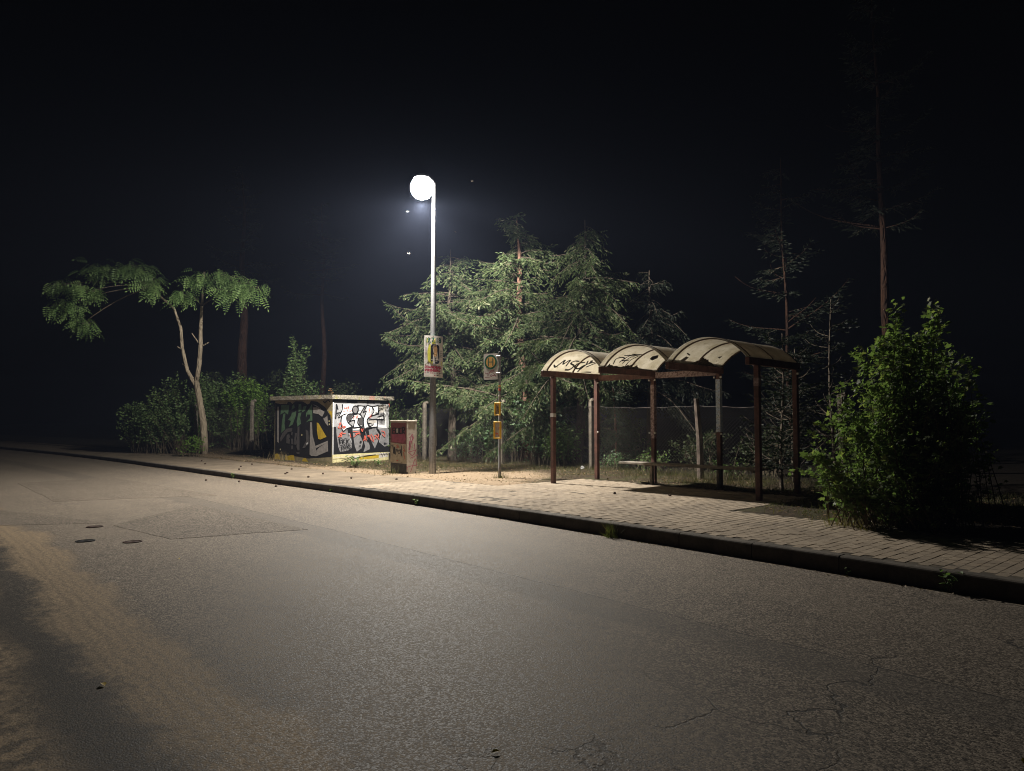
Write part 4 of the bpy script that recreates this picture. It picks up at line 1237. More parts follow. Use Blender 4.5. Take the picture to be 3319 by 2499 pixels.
for i in range(3):
    mb = MB(); na_, ny = 22, 8
    for hh in (.006, 0.0):
        for k in range(na_ + 1):
            for j in range(ny + 1):
                a = -half + 2 * half * k / na_; y = -FO - .02 + (DP + FO + BO + .04) * j / ny
                mb.v.append(tuple(vault(i, a, y, hh)))
    o0 = (na_ + 1) * (ny + 1)
    for k in range(na_):
        for j in range(ny):
            q = k * (ny + 1) + j
            mb.f += [(q, q + ny + 1, q + ny + 2, q + 1), (o0 + q, o0 + q + 1, o0 + q + ny + 2, o0 + q + ny + 1)]
    for k in range(na_):
        for j in (0, ny):
            q = k * (ny + 1) + j
            mb.f.append((q, o0 + q, o0 + q + ny + 1, q + ny + 1))
    vs_ = mb.build('roof_vault', MAT['sheet'], she, True)
    for y in (-FO + .13, DP * .42, DP + BO - .03):
        mb = MB()
        for k in range(na_ + 1):
            a = -half * .985 + 2 * half * .985 * k / na_
            for (yy, hh) in ((y - .016, -.003), (y + .016, -.003), (y + .016, -.022), (y - .016, -.022)):
                mb.v.append(tuple(vault(i, a, yy, hh)))
        for k in range(na_):
            for e in range(4):
                e2 = (e + 1) % 4
                mb.f.append((4 * k + e, 4 * k + 4 + e, 4 * k + 4 + e2, 4 * k + e2))
        mb.f += [(0, 1, 2, 3), (4 * na_ + 3, 4 * na_ + 2, 4 * na_ + 1, 4 * na_)]
        mb.build('rib', MAT['rib'], vs_)
    # outer cover strips
    for y in (-FO + .13, DP * .42, DP + BO - .03):
        mb = MB()
        for k in range(na_ + 1):
            a = -half * .985 + 2 * half * .985 * k / na_
            for (yy, hh) in ((y - .018, .008), (y + .018, .008), (y + .018, .014), (y - .018, .014)):
                mb.v.append(tuple(vault(i, a, yy, hh)))
        for k in range(na_):
            for e in range(4):
                e2 = (e + 1) % 4
                mb.f.append((4 * k + e, 4 * k + e2, 4 * k + 4 + e2, 4 * k + 4 + e))
        mb.build('cover_strip', MAT['rib'], vs_)
    # paint on the inside of the left haunch: x = metres along depth, y = metres up the arc
    def vm(x, y, h, i=i):
        return vault(i, -half + y / Rr, x, -.004 - h)
    P = Paint(vm, .0006, .002)
    if i == 0:
        for pts in ([(-.10, .17), (-.02, .12), (.06, .26), (.10, .36), (.16, .22), (.26, .38), (.30, .18)], [(.58, .36), (.44, .36), (.38, .27), (.55, .20), (.50, .08), (.36, .06)], [(.80, .34), (.64, .30), (.60, .18), (.76, .12), (.88, .24)], [(.86, .40), (.92, .26), (.82, .06)], [(1.12, .38), (.96, .30), (.84, .14), (.82, .04)], [(1.20, .36), (1.0, .20)]):
            P.stroke(pts, .045, 'black')
        P.fill([(.92, .44), (1.0, .46), (1.06, .34), (.98, .28)], 'black')
        P.fill([(.95, .03), (1.3, .03), (1.3, .07), (1.1, .06)], 'grime')
    elif i == 1:
        for pts in ([(.0, .10), (-.03, .24), (.12, .30), (.25, .26)], [(.12, .36), (.35, .40), (.60, .40)], [(.16, .16), (.28, .36), (.42, .42)], [(.28, .14), (.36, .32), (.46, .36)], [(.20, .20), (.40, .24)], [(.44, .06), (.46, .24), (.56, .38)], [(.30, .44), (.62, .46)]):
            P.stroke(pts, .032, 'black')
        P.fill([(-.16, .005), (-.15, .05), (-.12, .11), (-.08, .06), (-.02, .07), (.05, .04), (.13, .06), (.2, .045), (.3, .03), (.38, .07), (.44, .06), (.5, .11), (.56, .09), (.62, .12), (.70, .06), (.77, .08), (.82, .13), (.87, .08), (.95, .05), (1.1, .035), (1.3, .03), (1.5, .02), (1.5, .005)], 'grime')
        P.fill([(1.02, .44), (1.16, .52), (1.28, .40), (1.2, .30), (1.05, .34)], 'black')
    else:
        P.fill([(.40, .005), (.47, .03), (.52, .05), (.58, .10), (.64, .12), (.68, .18), (.74, .21), (.78, .17), (.84, .18), (.90, .15), (.94, .17), (1.02, .11), (1.1, .10), (1.2, .08), (1.32, .035), (1.5, .005)], 'grime')
        P.fill([(.0, .06), (.1, .18), (.22, .16), (.16, .05)], 'lgreyt'); P.stroke([(.04, .26), (.18, .22)], .03, 'grime'); P.fill([(1.18, .26), (1.32, .30), (1.30, .22)], 'grime')
    P.build('graffiti' if i < 2 else 'stain', vs_)
# broken strip hanging at the second beam
mb = MB(); mb.tube([(2 * LB - .06, -FO + .30, HP + BH + .02), (2 * LB - .26, -FO + .34, HP + .10)], .012, 5); mb.build('loose_trim', MAT['knob'], she)
mb = MB(); mb.box((LB - BW / 2 - .003, -FO + .30, HP + .085), (.004, .20, .06)); mb.build('number_plate', MAT['knob'], she)
# clamps that once held glass
km_ = MB(); km_.lathe([(.022, 0), (.022, .02), (.014, .026)], 10)
kme_ = km_.mesh('glass_clamp'); kme_.materials.append(MAT['knob'])
for i in range(4):
    for z in (1.12, 2.30):
        for sgn in (-1, 1):
            if (i == 0 and sgn < 0) or (i == 3 and sgn > 0 and z < 2): continue
            o = link('glass_clamp', kme_, None, she); o.location = (i * LB + sgn * .075, DP - .045, z); o.rotation_euler = (R(90), 0, 0)
            mb = MB(); mb.box((i * LB + sgn * .058, DP - .03, z), (.02, .02, .02)); mb.build('clamp_arm', MAT['brown'], she)

# ------------------------------------------------------------------ bench
ben = empty('bench', (AX, AY, .17), -R(45.49), 'long weathered grey plank bench at the back of the bus shelter', 'bench')
for k in range(3):
    mb = MB(); mb.box((2.72, 1.075 + k * .125, .455), (3.35 - .06 * (k == 1), .115, .045), Matrix.Rotation(R(random.uniform(-.2, .2)), 3, 'Z'), .006)
    mb.build('plank', MAT['wood'], ben)
for x in (LB + .12, LB * 2 + .12, 4.22):
    mb = MB(); mb.box((x, 1.30, .185), (.06, .09, .49), None, .006); mb.build('leg', MAT['wood'], ben)
    mb = MB(); mb.box((x, 1.20, .4145), (.05, .36, .034), None, .004); mb.build('bearer', MAT['wood'], ben)

# ================================================================== chain link fence
FP = [(7.0, 15.1), (4.75, 17.95), (2.33, 20.95), (-.35, 23.1), (-3.1, 25.2), (-5.8, 27.6), (-8.2, 28.4), (-10.42, 28.5), (-13.2, 29.7)]
fen = empty('chain_link_fence', (2.33, 20.95, float(gzw(2.33, 20.95)[0])), 0, 'rusty chain link fence on old concrete posts behind the shelter', 'fence')
f0 = Vector(fen.location)
FH = 1.80
for i, (x, y) in enumerate(FP):
    z = float(gzw(x, y)[0])
    mb = MB()
    if i == 1:
        pts = [Vector((x, y, z - .3)), Vector((x - .02, y, z + 1.0)), Vector((x - .10, y - .02, z + 2.02))]
        mb.tube([p - f0 for p in pts], [.095, .082, .062], 7)
        mb.build('post', MAT['oldpost'], fen)
    else:
        a = math.atan2(FP[min(i + 1, 8)][1] - FP[max(i - 1, 0)][1], FP[min(i + 1, 8)][0] - FP[max(i - 1, 0)][0])
        Rf = Matrix.Rotation(a, 3, 'Z')
        mb.box(Vector((x, y, z + .85)) - f0, (.115, .115, 2.3), Rf, .015)
        mb.box(Vector((x + .04, y + .03, z + 2.02)) - f0, (.20, .105, .09), Rf @ Matrix.Rotation(.25, 3, 'Y'), .012)
        mb.build('post', MAT['concrete'], fen)
for i in range(len(FP) - 1):
    (x0, y0), (x1, y1) = FP[i], FP[i + 1]
    z0, z1 = float(gzw(x0, y0)[0]) + .03, float(gzw(x1, y1)[0]) + .03
    L = math.hypot(x1 - x0, y1 - y0)
    nrm = Vector(((y1 - y0) / L, -(x1 - x0) / L, 0))
    if nrm.y > 0: nrm = -nrm
    def fpnt(u, v, o=0):
        sag = -.05 * math.sin(math.pi * u / L) * (v / FH) + .012 * math.sin(u * 7 + i * 2) * (v / FH)
        bulge = .05 * math.sin(math.pi * u / L) * math.sin(math.pi * v / FH)
        return Vector((x0 + (x1 - x0) * u / L, y0 + (y1 - y0) * u / L, z0 + (z1 - z0) * u / L + v + sag)) + nrm * (.075 + bulge + o) - f0
    V = []; F = []
    pitch = .10; rw = .0021
    for sg in (1, -1):
        k = -FH
        while k < L + FH:
            u0, u1 = (k, k + FH) if sg > 0 else (k, k - FH)
            # clip in u to 0..L
            ta, tb = sorted(((0 - u0) / (u1 - u0), (L - u0) / (u1 - u0)))
            ta, tb = max(0, ta), min(1, tb)
            if tb - ta > .02:
                m_ = 6
                b = len(V)
                for j in range(m_ + 1):
                    t = ta + (tb - ta) * j / m_
                    c_ = fpnt(u0 + (u1 - u0) * t, FH * t, sg * .0025)
                    dx = Vector(((x1 - x0) / L, (y1 - y0) / L, 0))
                    V += [c_ + (dx + Vector((0, 0, -sg))) * .707 * rw, c_ - (dx + Vector((0, 0, -sg))) * .707 * rw, c_ + nrm * rw * 1.2]
                for j in range(m_):
                    for e in range(3):
                        e2 = (e + 1) % 3
                        F.append((b + 3 * j + e, b + 3 * j + 3 + e, b + 3 * j + 3 + e2, b + 3 * j + e2))
            k += pitch
    me = bpy.data.meshes.new('wire_mesh'); me.from_pydata([tuple(v) for v in V], [], F)
    tag(link('wire_mesh', me, MAT['wire'], fen), kind='stuff')
    mb = MB(); mb.tube([fpnt(u, FH + .005, .004) for u in np.linspace(0, L, 12)], .0045, 5); mb.build('tension_wire', MAT['wire'], fen)

# ================================================================== vegetation
# needle spray: finger-like shoot along +Y
def spray_template():
    V = []; F = []
    def tri(a, b, c): 
        n = len(V); V.extend([a, b, c]); F.append((n, n + 1, n + 2))
    for ax in (0, 1):
        wv = (.13, 0) if ax == 0 else (0, .13)
        tri((0, 0, 0), (wv[0], .45, wv[1]), (0, 1, 0)); tri((0, 0, 0), (0, 1, 0), (-wv[0], .45, -wv[1]))
    g = np.random.default_rng(4)
    for k in range(9):
        a = k * 2.4; y = .08 + .85 * k / 9; r = .24 - .08 * k / 9
        tri((math.cos(a + .5) * .03, y - .03, math.sin(a + .5) * .03), (math.cos(a - .5) * .03, y + .05, math.sin(a - .5) * .03), (math.cos(a) * r, y + .17, math.sin(a) * r))
    return np.array(V), np.array(F)
SPV, SPF = spray_template()


def conifer(name, label, base, H, h0, Rm, seed, r0=.16, lean=(0, 0), mat='needle', bark='bark_red', dens=1.0, step=.27, per=4, group=None, cat='tree', tw=1.0, bare=0, droop=1.0, flen=(.10, .185), htop=None, pmin=.18, low=1.0):
    g = np.random.default_rng(seed)
    bz = float(gzw(base[0], base[1])[0])
    e = empty(name, (base[0], base[1], bz), 0, label, cat, group)
    tp = lambda z: Vector((lean[0] * z / H + .05 * math.sin(z * 1.3 + seed), lean[1] * z / H + .05 * math.cos(z * 1.1 + seed), z))
    tr = lambda z: r0 * (1 - z / H) ** .85 + .012
    mb = MB(); zs = np.linspace(-.15, H, 16)
    mb.tube([tp(z) for z in zs], [tr(max(z, 0)) * (1.25 if z < .1 else 1) for z in zs], 10)
    mb.build('trunk', MAT[bark], e, True)
    lb = MB(); db_ = MB(); PP = []; DD = []; LL = []
    zmax = htop or H
    z = h0
    while z < zmax - .15:
        fr_ = (z - h0) / (H - h0)
        for b in range(per):
            a = g.random() * 6.283
            zz = z + g.uniform(-.15, .15)
            L = (Rm * (1 - max(fr_, 0)) ** .75 + .25) * g.uniform(.45, 1.15) * min(1.0, low + (1 - low) * max(0, zz - h0) / 2.4)
            dh = np.array([math.cos(a), math.sin(a), 0]); side = np.array([-math.sin(a), math.cos(a), 0])
            s0 = np.array(tp(zz)) 
            ra, rb, rc = g.uniform(-.05, .55), g.uniform(.4, 1.0) * droop, g.uniform(.25, .55)
            bend = g.normal() * .12
            path = lambda r: s0 + dh * L * r + side * L * bend * r * r + np.array([0, 0, L * (ra * r - rb * r * r + rc * r ** 3)])
            pr = [path(r) for r in np.linspace(0, 1, 7)]
            lb.tube([Vector(p) for p in pr], [.028 * (L / 2.5) ** .7 * (1 - .85 * k / 6) + .003 for k in range(7)], 4)
            if g.random() < bare:
                continue
            n2 = max(4, int(L * (1 - pmin) / .088 * dens))
            for r in np.linspace(pmin, 1, n2):
                p = path(r); tdir = unit(path(min(1.0, r + .02)) - path(r - .02))
                for sg in (-1, 1):
                    if g.random() < .10: continue
                    l2 = min(.95, (.16 + .42 * L / 2.2 * (1 - r) ** .8)) * g.uniform(.55, 1.15) * tw
                    a2 = g.uniform(.75, 1.15)
                    d2 = unit(tdir * math.cos(a2) + side * sg * math.sin(a2) + np.array([0, 0, g.uniform(-1.25, .15) * droop]))
                    m = max(2, int(l2 / .047 * dens))
                    q = np.linspace(.12, 1, m)
                    pp = p + d2 * (q * l2)[:, None] + np.array([0, 0, -1]) * (q ** 2 * l2 * .25 * droop)[:, None]
                    sd = np.where(np.arange(m) % 2 == 0, 1, -1)[:, None]
                    perp = unit(np.cross(d2, [0, 0, 1.]))
                    dd = d2 * .75 + perp * sd * g.uniform(.3, .9, (m, 1)) + g.normal(size=(m, 3)) * .22 + np.array([0, 0, -.18 * droop])
                    dd[-1] = d2
                    PP.append(pp); DD.append(dd); LL.append(g.uniform(*flen, m))
                    if l2 > .3 and g.random() < .5:
                        db_.tube([Vector(p), Vector(p + d2 * l2 * .5 + np.array([0, 0, -l2 * .06])), Vector(p + d2 * l2 + np.array([0, 0, -l2 * .25 * droop]))], [.006, .004, .002], 3, False)
        z += step * g.uniform(.8, 1.2)
    lb.build('branches', MAT['limb' if bark != 'bark_pine' else bark], e, True)['kind'] = 'stuff'
    if db_.v: db_.build('twigs', MAT['twig'], e)['kind'] = 'stuff'
    PP = np.concatenate(PP); DD = unit(np.concatenate(DD)); LL = np.concatenate(LL)
    X, Y, Z = frames(DD, g.normal(size=DD.shape))
    o = inst('crown', SPV, SPF, PP, X, Y, Z, LL, MAT[mat], e)
    o['kind'] = 'stuff'
    return e


conifer('spruce_tree', 'large spruce with a reddish trunk and sweeping boughs behind the bus stop sign', (.55, 24.4), 8.5, 1.4, 3.9, 11, .24, (-.4, 0), per=5, step=.23)
conifer('spruce_tree', 'spruce behind the lamp pole, its lit trunk foot showing past the fence', (-2.15, 26.2), 7.8, 2.0, 3.9, 23, .15, (-.2, 0), per=5, step=.25, bark='bark_grey', low=.15)
conifer('spruce_tree', 'spruce with hanging twigs standing over the far end of the shelter', (2.15, 23.2), 8.1, 2.2, 3.2, 37, .17, (.3, .2), per=5, step=.23, bark='bark_grey', droop=1.25)
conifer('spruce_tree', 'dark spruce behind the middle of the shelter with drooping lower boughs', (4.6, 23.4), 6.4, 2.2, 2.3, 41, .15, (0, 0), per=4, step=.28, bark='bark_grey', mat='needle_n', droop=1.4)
conifer('spruce_sapling', 'young spruce growing at the fence behind the shelter end', (3.15, 21.9), 3.1, .35, .75, 51, .035, mat='needle_d', per=5, step=.17, cat='tree', flen=(.07, .12))
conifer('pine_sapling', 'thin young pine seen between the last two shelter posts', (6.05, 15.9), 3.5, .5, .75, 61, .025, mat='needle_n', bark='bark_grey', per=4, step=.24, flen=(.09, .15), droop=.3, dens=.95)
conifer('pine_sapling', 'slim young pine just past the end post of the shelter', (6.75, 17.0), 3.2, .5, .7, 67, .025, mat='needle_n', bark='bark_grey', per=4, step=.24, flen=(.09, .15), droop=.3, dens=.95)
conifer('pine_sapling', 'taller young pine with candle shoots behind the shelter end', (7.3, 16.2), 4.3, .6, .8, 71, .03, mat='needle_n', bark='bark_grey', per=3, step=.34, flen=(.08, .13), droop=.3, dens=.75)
for (x, y, h, h0_, r_, sd, lab) in [(10.9, 20.4, 14, 7.2, .14, 81, 'tall pine with an orange trunk rising behind the leafy shrub'), (8.9, 22.6, 10, 3.0, .06, 83, 'slender dim pine between the shelter end and the orange pine'),
                              (-13.4, 35.5, 14, 8.0, .30, 87, 'thick pine trunk in the dark behind the graffiti kiosk'), (-9.9, 37.5, 13, 8.0, .16, 89, 'slim dark pine trunk beside the thick one behind the kiosk')]:
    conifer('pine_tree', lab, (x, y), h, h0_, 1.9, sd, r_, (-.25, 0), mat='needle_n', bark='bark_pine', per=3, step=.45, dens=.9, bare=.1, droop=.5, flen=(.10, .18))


def bez(p0, p1, p2, t):
    return (1 - t) ** 2 * p0 + 2 * t * (1 - t) * p1 + t * t * p2


def shrub(name, label, base, blobs, shoots, leaf, mat, seed, per=3, spacing=.06, tv=LEAF_V, tf=LEAF_F, cat='shrub', group=None, r_in=.35, up=.55, own=0, light=None, stem='stem', jit=.09, basejit=.25):
    """blobs: (cx,cy,cz,rx,ry,rz) in world; shoots run from the base into them"""
    g = np.random.default_rng(seed)
    bz = float(gzw(base[0], base[1])[0]); b0 = np.array([base[0], base[1], bz])
    e = empty(name, tuple(b0), 0, label, cat, group)
    B = np.array(blobs, float)
    wgt = (B[:, 3] * B[:, 4] * B[:, 5]) ** .55; wgt /= wgt.sum()
    mb = MB(); PP = []; AA = []
    for i in range(shoots):
        b = B[g.choice(len(B), p=wgt)]
        d = unit(g.normal(size=3)); d[2] = abs(d[2]) * .9 + .1 * d[2] if g.random() < .75 else d[2]
        end = b[:3] + d * b[3:] * g.uniform(.45, 1.28)
        p0 = np.array([g.normal() * basejit, g.normal() * basejit, -.05])
        if g.random() < .6:       # root below the blob rather than at the centre
            p0 = np.array([(b[0] - b0[0]) * .55 + g.normal() * basejit, (b[1] - b0[1]) * .55 + g.normal() * basejit, -.05])
        p2 = end - b0
        p1 = np.array([p0[0] * .55 + p2[0] * .45, p0[1] * .55 + p2[1] * .45, p2[2] * .75 + .1])
        L = np.linalg.norm(p2 - p0)
        mb.tube([Vector(bez(p0, p1, p2, t)) for t in np.linspace(0, 1, 6)], [.010, .008, .007, .005, .003, .0015], 3, False)
        t = np.arange(r_in, 1.0, spacing / max(L, .2))
        t = np.repeat(t, per) + g.uniform(-.02, .02, len(t) * per); t = np.clip(t, 0, 1.0)
        q = (1 - t)[:, None] ** 2 * p0 + 2 * (t * (1 - t))[:, None] * p1 + (t ** 2)[:, None] * p2
        a = g.random(len(t)) * 6.283
        off = np.stack([np.cos(a), np.sin(a), g.uniform(-.4, .7, len(t))], 1)
        PP.append(q + off * (jit * g.random(len(t)))[:, None]); AA.append(off + g.normal(size=off.shape) * .3)
    mb.build('stems', MAT[stem], e)['kind'] = 'stuff'
    PP = np.concatenate(PP); AA = unit(np.concatenate(AA))
    keep = PP[:, 2] > .02
    PP, AA = PP[keep], AA[keep]
    nz = np.array([0, 0, up]) + g.normal(size=AA.shape) * .55
    if light is not None: nz = nz + np.array(light) * .35
    X, Y, Z = frames(AA, nz)
    S = leaf * (.45 + .95 * g.random(len(PP)) ** 1.3)
    if own:
        d = np.linalg.norm((PP + b0 - np.array([0, 0, 1.6])), axis=1) + g.random(len(PP)) * .4
        o_ = np.argsort(d); one, many = o_[:own], o_[own:]
        lm = array_mesh('leaf', tv, tf, np.full(len(tf), .5)); lm.materials.append(MAT[mat])
        cr_ = inst('crown', tv, tf, PP[many], X[many], Y[many], Z[many], S[many], MAT[mat], e); cr_['kind'] = 'stuff'
        for k in one:
            o = link('leaf', lm, None, e)
            M = Matrix((X[k] * S[k], Y[k] * S[k], Z[k] * S[k])).transposed().to_4x4(); M.translation = Vector(PP[k])
            o.matrix_local = M
    else:
        cr_ = inst('crown', tv, tf, PP, X, Y, Z, S, MAT[mat], e); cr_['kind'] = 'stuff'
    return e


# big field maple shrub beside the pavement on the right
shrub('leafy_shrub', 'big green lobed-leaf shrub spilling onto the pavement past the shelter', (5.5, 9.75),
      [(5.35, 9.6, 1.0, .80, .7, .75), (5.0, 9.2, .75, .6, .5, .5), (5.4, 9.9, 1.85, .58, .55, .6), (5.42, 9.8, 2.5, .25, .25, .50), (5.86, 9.9, 2.45, .18, .18, .50), (4.72, 9.6, 1.9, .24, .26, .42),
       (4.40, 9.5, 1.5, .30, .3, .28), (4.2, 9.4, .72, .32, .3, .13), (6.1, 10.1, 1.7, .48, .6, .7), (6.0, 9.9, .9, .6, .6, .6), (4.1, 9.6, 1.36, .26, .2, .06), (4.2, 9.5, 1.85, .12, .16, .24), (4.8, 9.1, .42, .5, .35, .30), (5.4, 9.0, .42, .6, .4, .32)]
      + [(5.36, 9.8, 3.05, .05, .06, .36), (5.92, 9.9, 2.98, .05, .06, .32), (4.68, 9.5, 2.42, .05, .07, .28), (5.10, 9.7, 2.62, .05, .06, .30), (6.3, 10.1, 2.45, .06, .06, .30), (4.35, 9.5, 2.05, .05, .06, .26), (3.95, 9.4, 1.1, .22, .15, .07), (4.3, 9.2, .5, .30, .25, .20), (4.0, 9.5, .85, .22, .2, .10), (6.5, 10.2, 1.5, .30, .3, .6)] * 2,
      360, .072, 'maple', 101, per=2, spacing=.060, tv=MAPLE_V, tf=MAPLE_F, own=260, up=.45, r_in=.22, light=(-1.0, .9, .9))
# undergrowth behind the fence in the middle
for k, (x, y, hh, rr, sh, m, lf, lab) in enumerate([
    (-.4, 23.9, 1.7, .9, 110, 'ivy', .11, 'dark green bramble thicket at the fence behind the bus stop sign'), (.95, 22.9, 2.5, .85, 150, 'ivy', .11, 'tall ivy-leaved thicket between the sign and the shelter'),
    (1.6, 22.2, 1.1, .7, 80, 'hazel', .09, 'low leafy bush at the fence foot behind the shelter front post'), (-1.5, 24.9, 1.0, .9, 60, 'ivy', .07, 'dark bush at the fence just right of the lamp pole'),
    (-3.7, 26.0, 1.6, 1.1, 70, 'hazel', .07, 'dark bush behind the cable cabinet'), (-5.0, 27.6, 2.3, 1.4, 80, 'hazel', .07, 'tall dim bush behind the kiosk roof'),
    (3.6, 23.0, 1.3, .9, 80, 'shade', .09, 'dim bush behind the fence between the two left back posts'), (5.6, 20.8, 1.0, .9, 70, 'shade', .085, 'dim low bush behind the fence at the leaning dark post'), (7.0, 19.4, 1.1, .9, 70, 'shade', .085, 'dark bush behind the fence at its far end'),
    (3.9, 19.9, .55, .5, 40, 'hazel', .06, 'small leafy plant behind the bench'), (5.5, 18.0, .45, .6, 36, 'hazel', .06, 'low weeds in the shade behind the far bench end'), (3.0, 20.7, .5, .4, 26, 'ivy', .07, 'small ivy clump at the concrete fence post')]):
    bz = float(gzw(x, y)[0])
    shrub('thicket_bush', lab, (x, y), [(x, y, bz + hh * .55, rr, rr * .8, hh * .55), (x + rr * .4, y, bz + hh * .9, rr * .5, rr * .5, hh * .35), (x - rr * .5, y - .1, bz + hh * .6, rr * .6, rr * .5, hh * .5)], sh, lf, m, 200 + k, per=2, spacing=.085, r_in=.2)
# bushes on the left
for k, (x, y, blobs, sh, m, lf, lab) in enumerate([
    (-13.9, 30.2, [(-13.9, 30.2, 1.3, 1.5, 1.2, 1.2), (-13.2, 30.0, 2.3, 1.0, .8, .9), (-14.9, 30.3, 2.1, .9, .9, .9), (-15.6, 30.4, 1.2, .9, .8, .9), (-14.2, 30.0, 3.1, .5, .5, .4)], 230, 'hazel', .095, 'wide dark green bush around the foot of the forked tree'),
    (-11.7, 30.1, [(-11.7, 30.1, 1.0, 1.1, .9, 1.0), (-11.3, 29.9, 1.9, .9, .8, .7)], 100, 'hazel', .09, 'mid green bush between the forked tree and the leaning fence post'),
    (-10.9, 29.5, [(-10.95, 29.3, 2.75, .85, .6, .55), (-10.4, 29.2, 2.5, .6, .5, .45), (-11.5, 29.4, 2.5, .5, .5, .4)], 120, 'lime', .095, 'fresh bright green bush above the fence post left of the kiosk'),
    (-9.4, 29.6, [(-9.4, 29.6, 1.6, .9, .8, 1.1), (-9.2, 29.4, 2.5, .7, .6, .6)], 80, 'hazel', .085, 'dark leafy bush at the back corner of the kiosk'),
    (-8.6, 28.2, [(-8.6, 28.2, 2.5, .40, .4, .6), (-8.85, 28.2, 3.2, .30, .3, .45), (-8.55, 28.2, 3.9, .28, .3, .45), (-8.75, 28.2, 4.75, .10, .1, .40), (-8.15, 28.2, 4.35, .09, .1, .35), (-8.0, 28.2, 3.0, .42, .3, .25), (-9.3, 28.3, 2.7, .35, .3, .3)], 60, 'hazel', .10, 'tall narrow column of climbing leaves behind the kiosk'),
    (-12.4, 30.6, [(-12.4, 30.6, 1.6, 1.0, .8, 1.5), (-12.0, 30.4, 2.8, .7, .6, .7), (-13.4, 30.9, 3.0, .6, .5, .5)], 130, 'hazel', .10, 'tall leafy bush right behind the fork of the pale tree'),
    (-15.9, 31.2, [(-15.9, 31.2, 1.2, 1.2, 1.0, 1.1), (-16.6, 31.2, 1.9, .7, .7, .6)], 120, 'hazel', .095, 'outermost dark bush fading into the night past the pale tree'),
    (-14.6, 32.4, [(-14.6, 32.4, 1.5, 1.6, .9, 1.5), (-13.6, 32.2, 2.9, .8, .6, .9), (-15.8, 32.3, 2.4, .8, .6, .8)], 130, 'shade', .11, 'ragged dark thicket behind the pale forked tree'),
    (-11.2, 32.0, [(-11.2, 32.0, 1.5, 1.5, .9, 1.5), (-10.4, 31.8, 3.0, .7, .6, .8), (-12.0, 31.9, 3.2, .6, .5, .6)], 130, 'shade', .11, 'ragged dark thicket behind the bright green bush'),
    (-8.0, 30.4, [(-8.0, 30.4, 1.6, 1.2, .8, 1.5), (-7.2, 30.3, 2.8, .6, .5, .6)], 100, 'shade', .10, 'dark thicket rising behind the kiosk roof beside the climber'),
    (-12.6, 28.2, [(-12.6, 28.2, .55, .6, .5, .35)], 30, 'lime', .08, 'low bright weed at the edge of the leaf mound')]):
    shrub('hedge_bush' if k != 4 else 'climbing_plant', lab, (x, y), blobs, sh, lf, m, 300 + k, per=3, spacing=.09, r_in=.25, cat='shrub' if k != 4 else 'climber', light=(.7, -.4, .3))

# ------------------------------------------------------------------ forked robinia on the left
def pinnate():
    V = []; F = []
    n = 5
    for k in range(n):
        y = .15 + .80 * k / n; zc = -.35 * y * y
        for sg in (-1, 1):
            b = len(V); a = .11 + .05 * math.sin(3.14 * (k + 1) / n)
            cx_, w_ = sg * a, .052
            V += [(sg * .012, y, zc), (sg * (.02 + a * .9), y - w_ + .03, zc - .02), (sg * (a * 1.9), y + .035, zc - .05), (sg * (.02 + a * .9), y + w_ + .03, zc - .02)]
            F.append((b, b + 1, b + 2, b + 3) if sg > 0 else (b, b + 3, b + 2, b + 1))
    b = len(V); V += [(0, .95, -.33), (.05, 1.03, -.40), (0, 1.12, -.48), (-.05, 1.03, -.40)]; F.append((b, b + 1, b + 2, b + 3))
    b = len(V); V += [(-.008, 0, 0), (.008, 0, 0), (.006, .95, -.33), (-.006, .95, -.33)]; F.append((b, b + 1, b + 2, b + 3))
    return np.array(V), np.array(F)
PNV, PNF = pinnate()
RXb, RYb = -12.55, 29.0
rz0 = float(gzw(RXb, RYb)[0])
rob = empty('robinia_tree', (RXb, RYb, rz0), 0, 'forked pale-barked tree with feathery hanging leaves at the dark roadside', 'tree')
rb0 = np.array([RXb, RYb, rz0])
def W(x, y, z): return Vector((x - RXb, y - RYb, z - rz0))
mb = MB()
mb.tube([W(-12.5, 29, rz0 - .1), W(-12.58, 29, 1.4), W(-12.75, 29, 2.3), W(-12.92, 29, 3.15)], [.15, .135, .125, .115], 9)
mb.tube([W(-12.92, 29, 3.05), W(-12.78, 28.95, 3.9), W(-12.72, 28.9, 4.6), W(-12.74, 28.9, 5.2), W(-12.66, 28.8, 6.2), W(-12.55, 28.7, 7.6)], [.10, .095, .085, .075, .06, .035], 8)
mb.tube([W(-12.95, 29, 3.0), W(-13.25, 28.9, 3.6), W(-13.45, 28.85, 4.5), W(-13.5, 28.8, 5.3), W(-13.75, 28.7, 6.1), W(-14.6, 28.4, 6.9)], [.085, .075, .068, .06, .05, .03], 8)
trk = mb.build('trunk', MAT['bark_pale'], rob, True)
mb = MB()
for a_, b_ in (((-12.72, 28.9, 4.55), (-12.35, 28.8, 4.72)), ((-13.42, 28.85, 4.4), (-13.62, 28.8, 4.55)), ((-13.3, 28.9, 3.75), (-13.45, 28.9, 3.85)), ((-12.8, 28.9, 4.7), (-13.05, 28.8, 5.1))):
    mb.tube([W(*a_), W(*b_)], [.028, .018], 6)
mb.build('branch_stub', MAT['bark_pale'], rob)
clus = [(-17.4, 27.6, 6.05, .60, .7, .34), (-16.5, 27.5, 6.55, .65, .8, .30), (-16.9, 27.8, 5.35, .45, .5, .30), (-16.0, 27.6, 7.40, .75, .8, .26), (-14.5, 27.4, 7.35, .75, .8, .30), (-14.0, 27.3, 6.70, .50, .6, .36),
        (-12.65, 27.2, 6.35, .42, .5, .36), (-12.1, 27.4, 6.95, .50, .6, .30), (-10.7, 27.2, 6.40, .60, .7, .36), (-11.1, 27.4, 7.05, .70, .7, .28), (-10.1, 27.4, 6.75, .55, .6, .36), (-17.9, 27.9, 6.9, .45, .5, .25)]
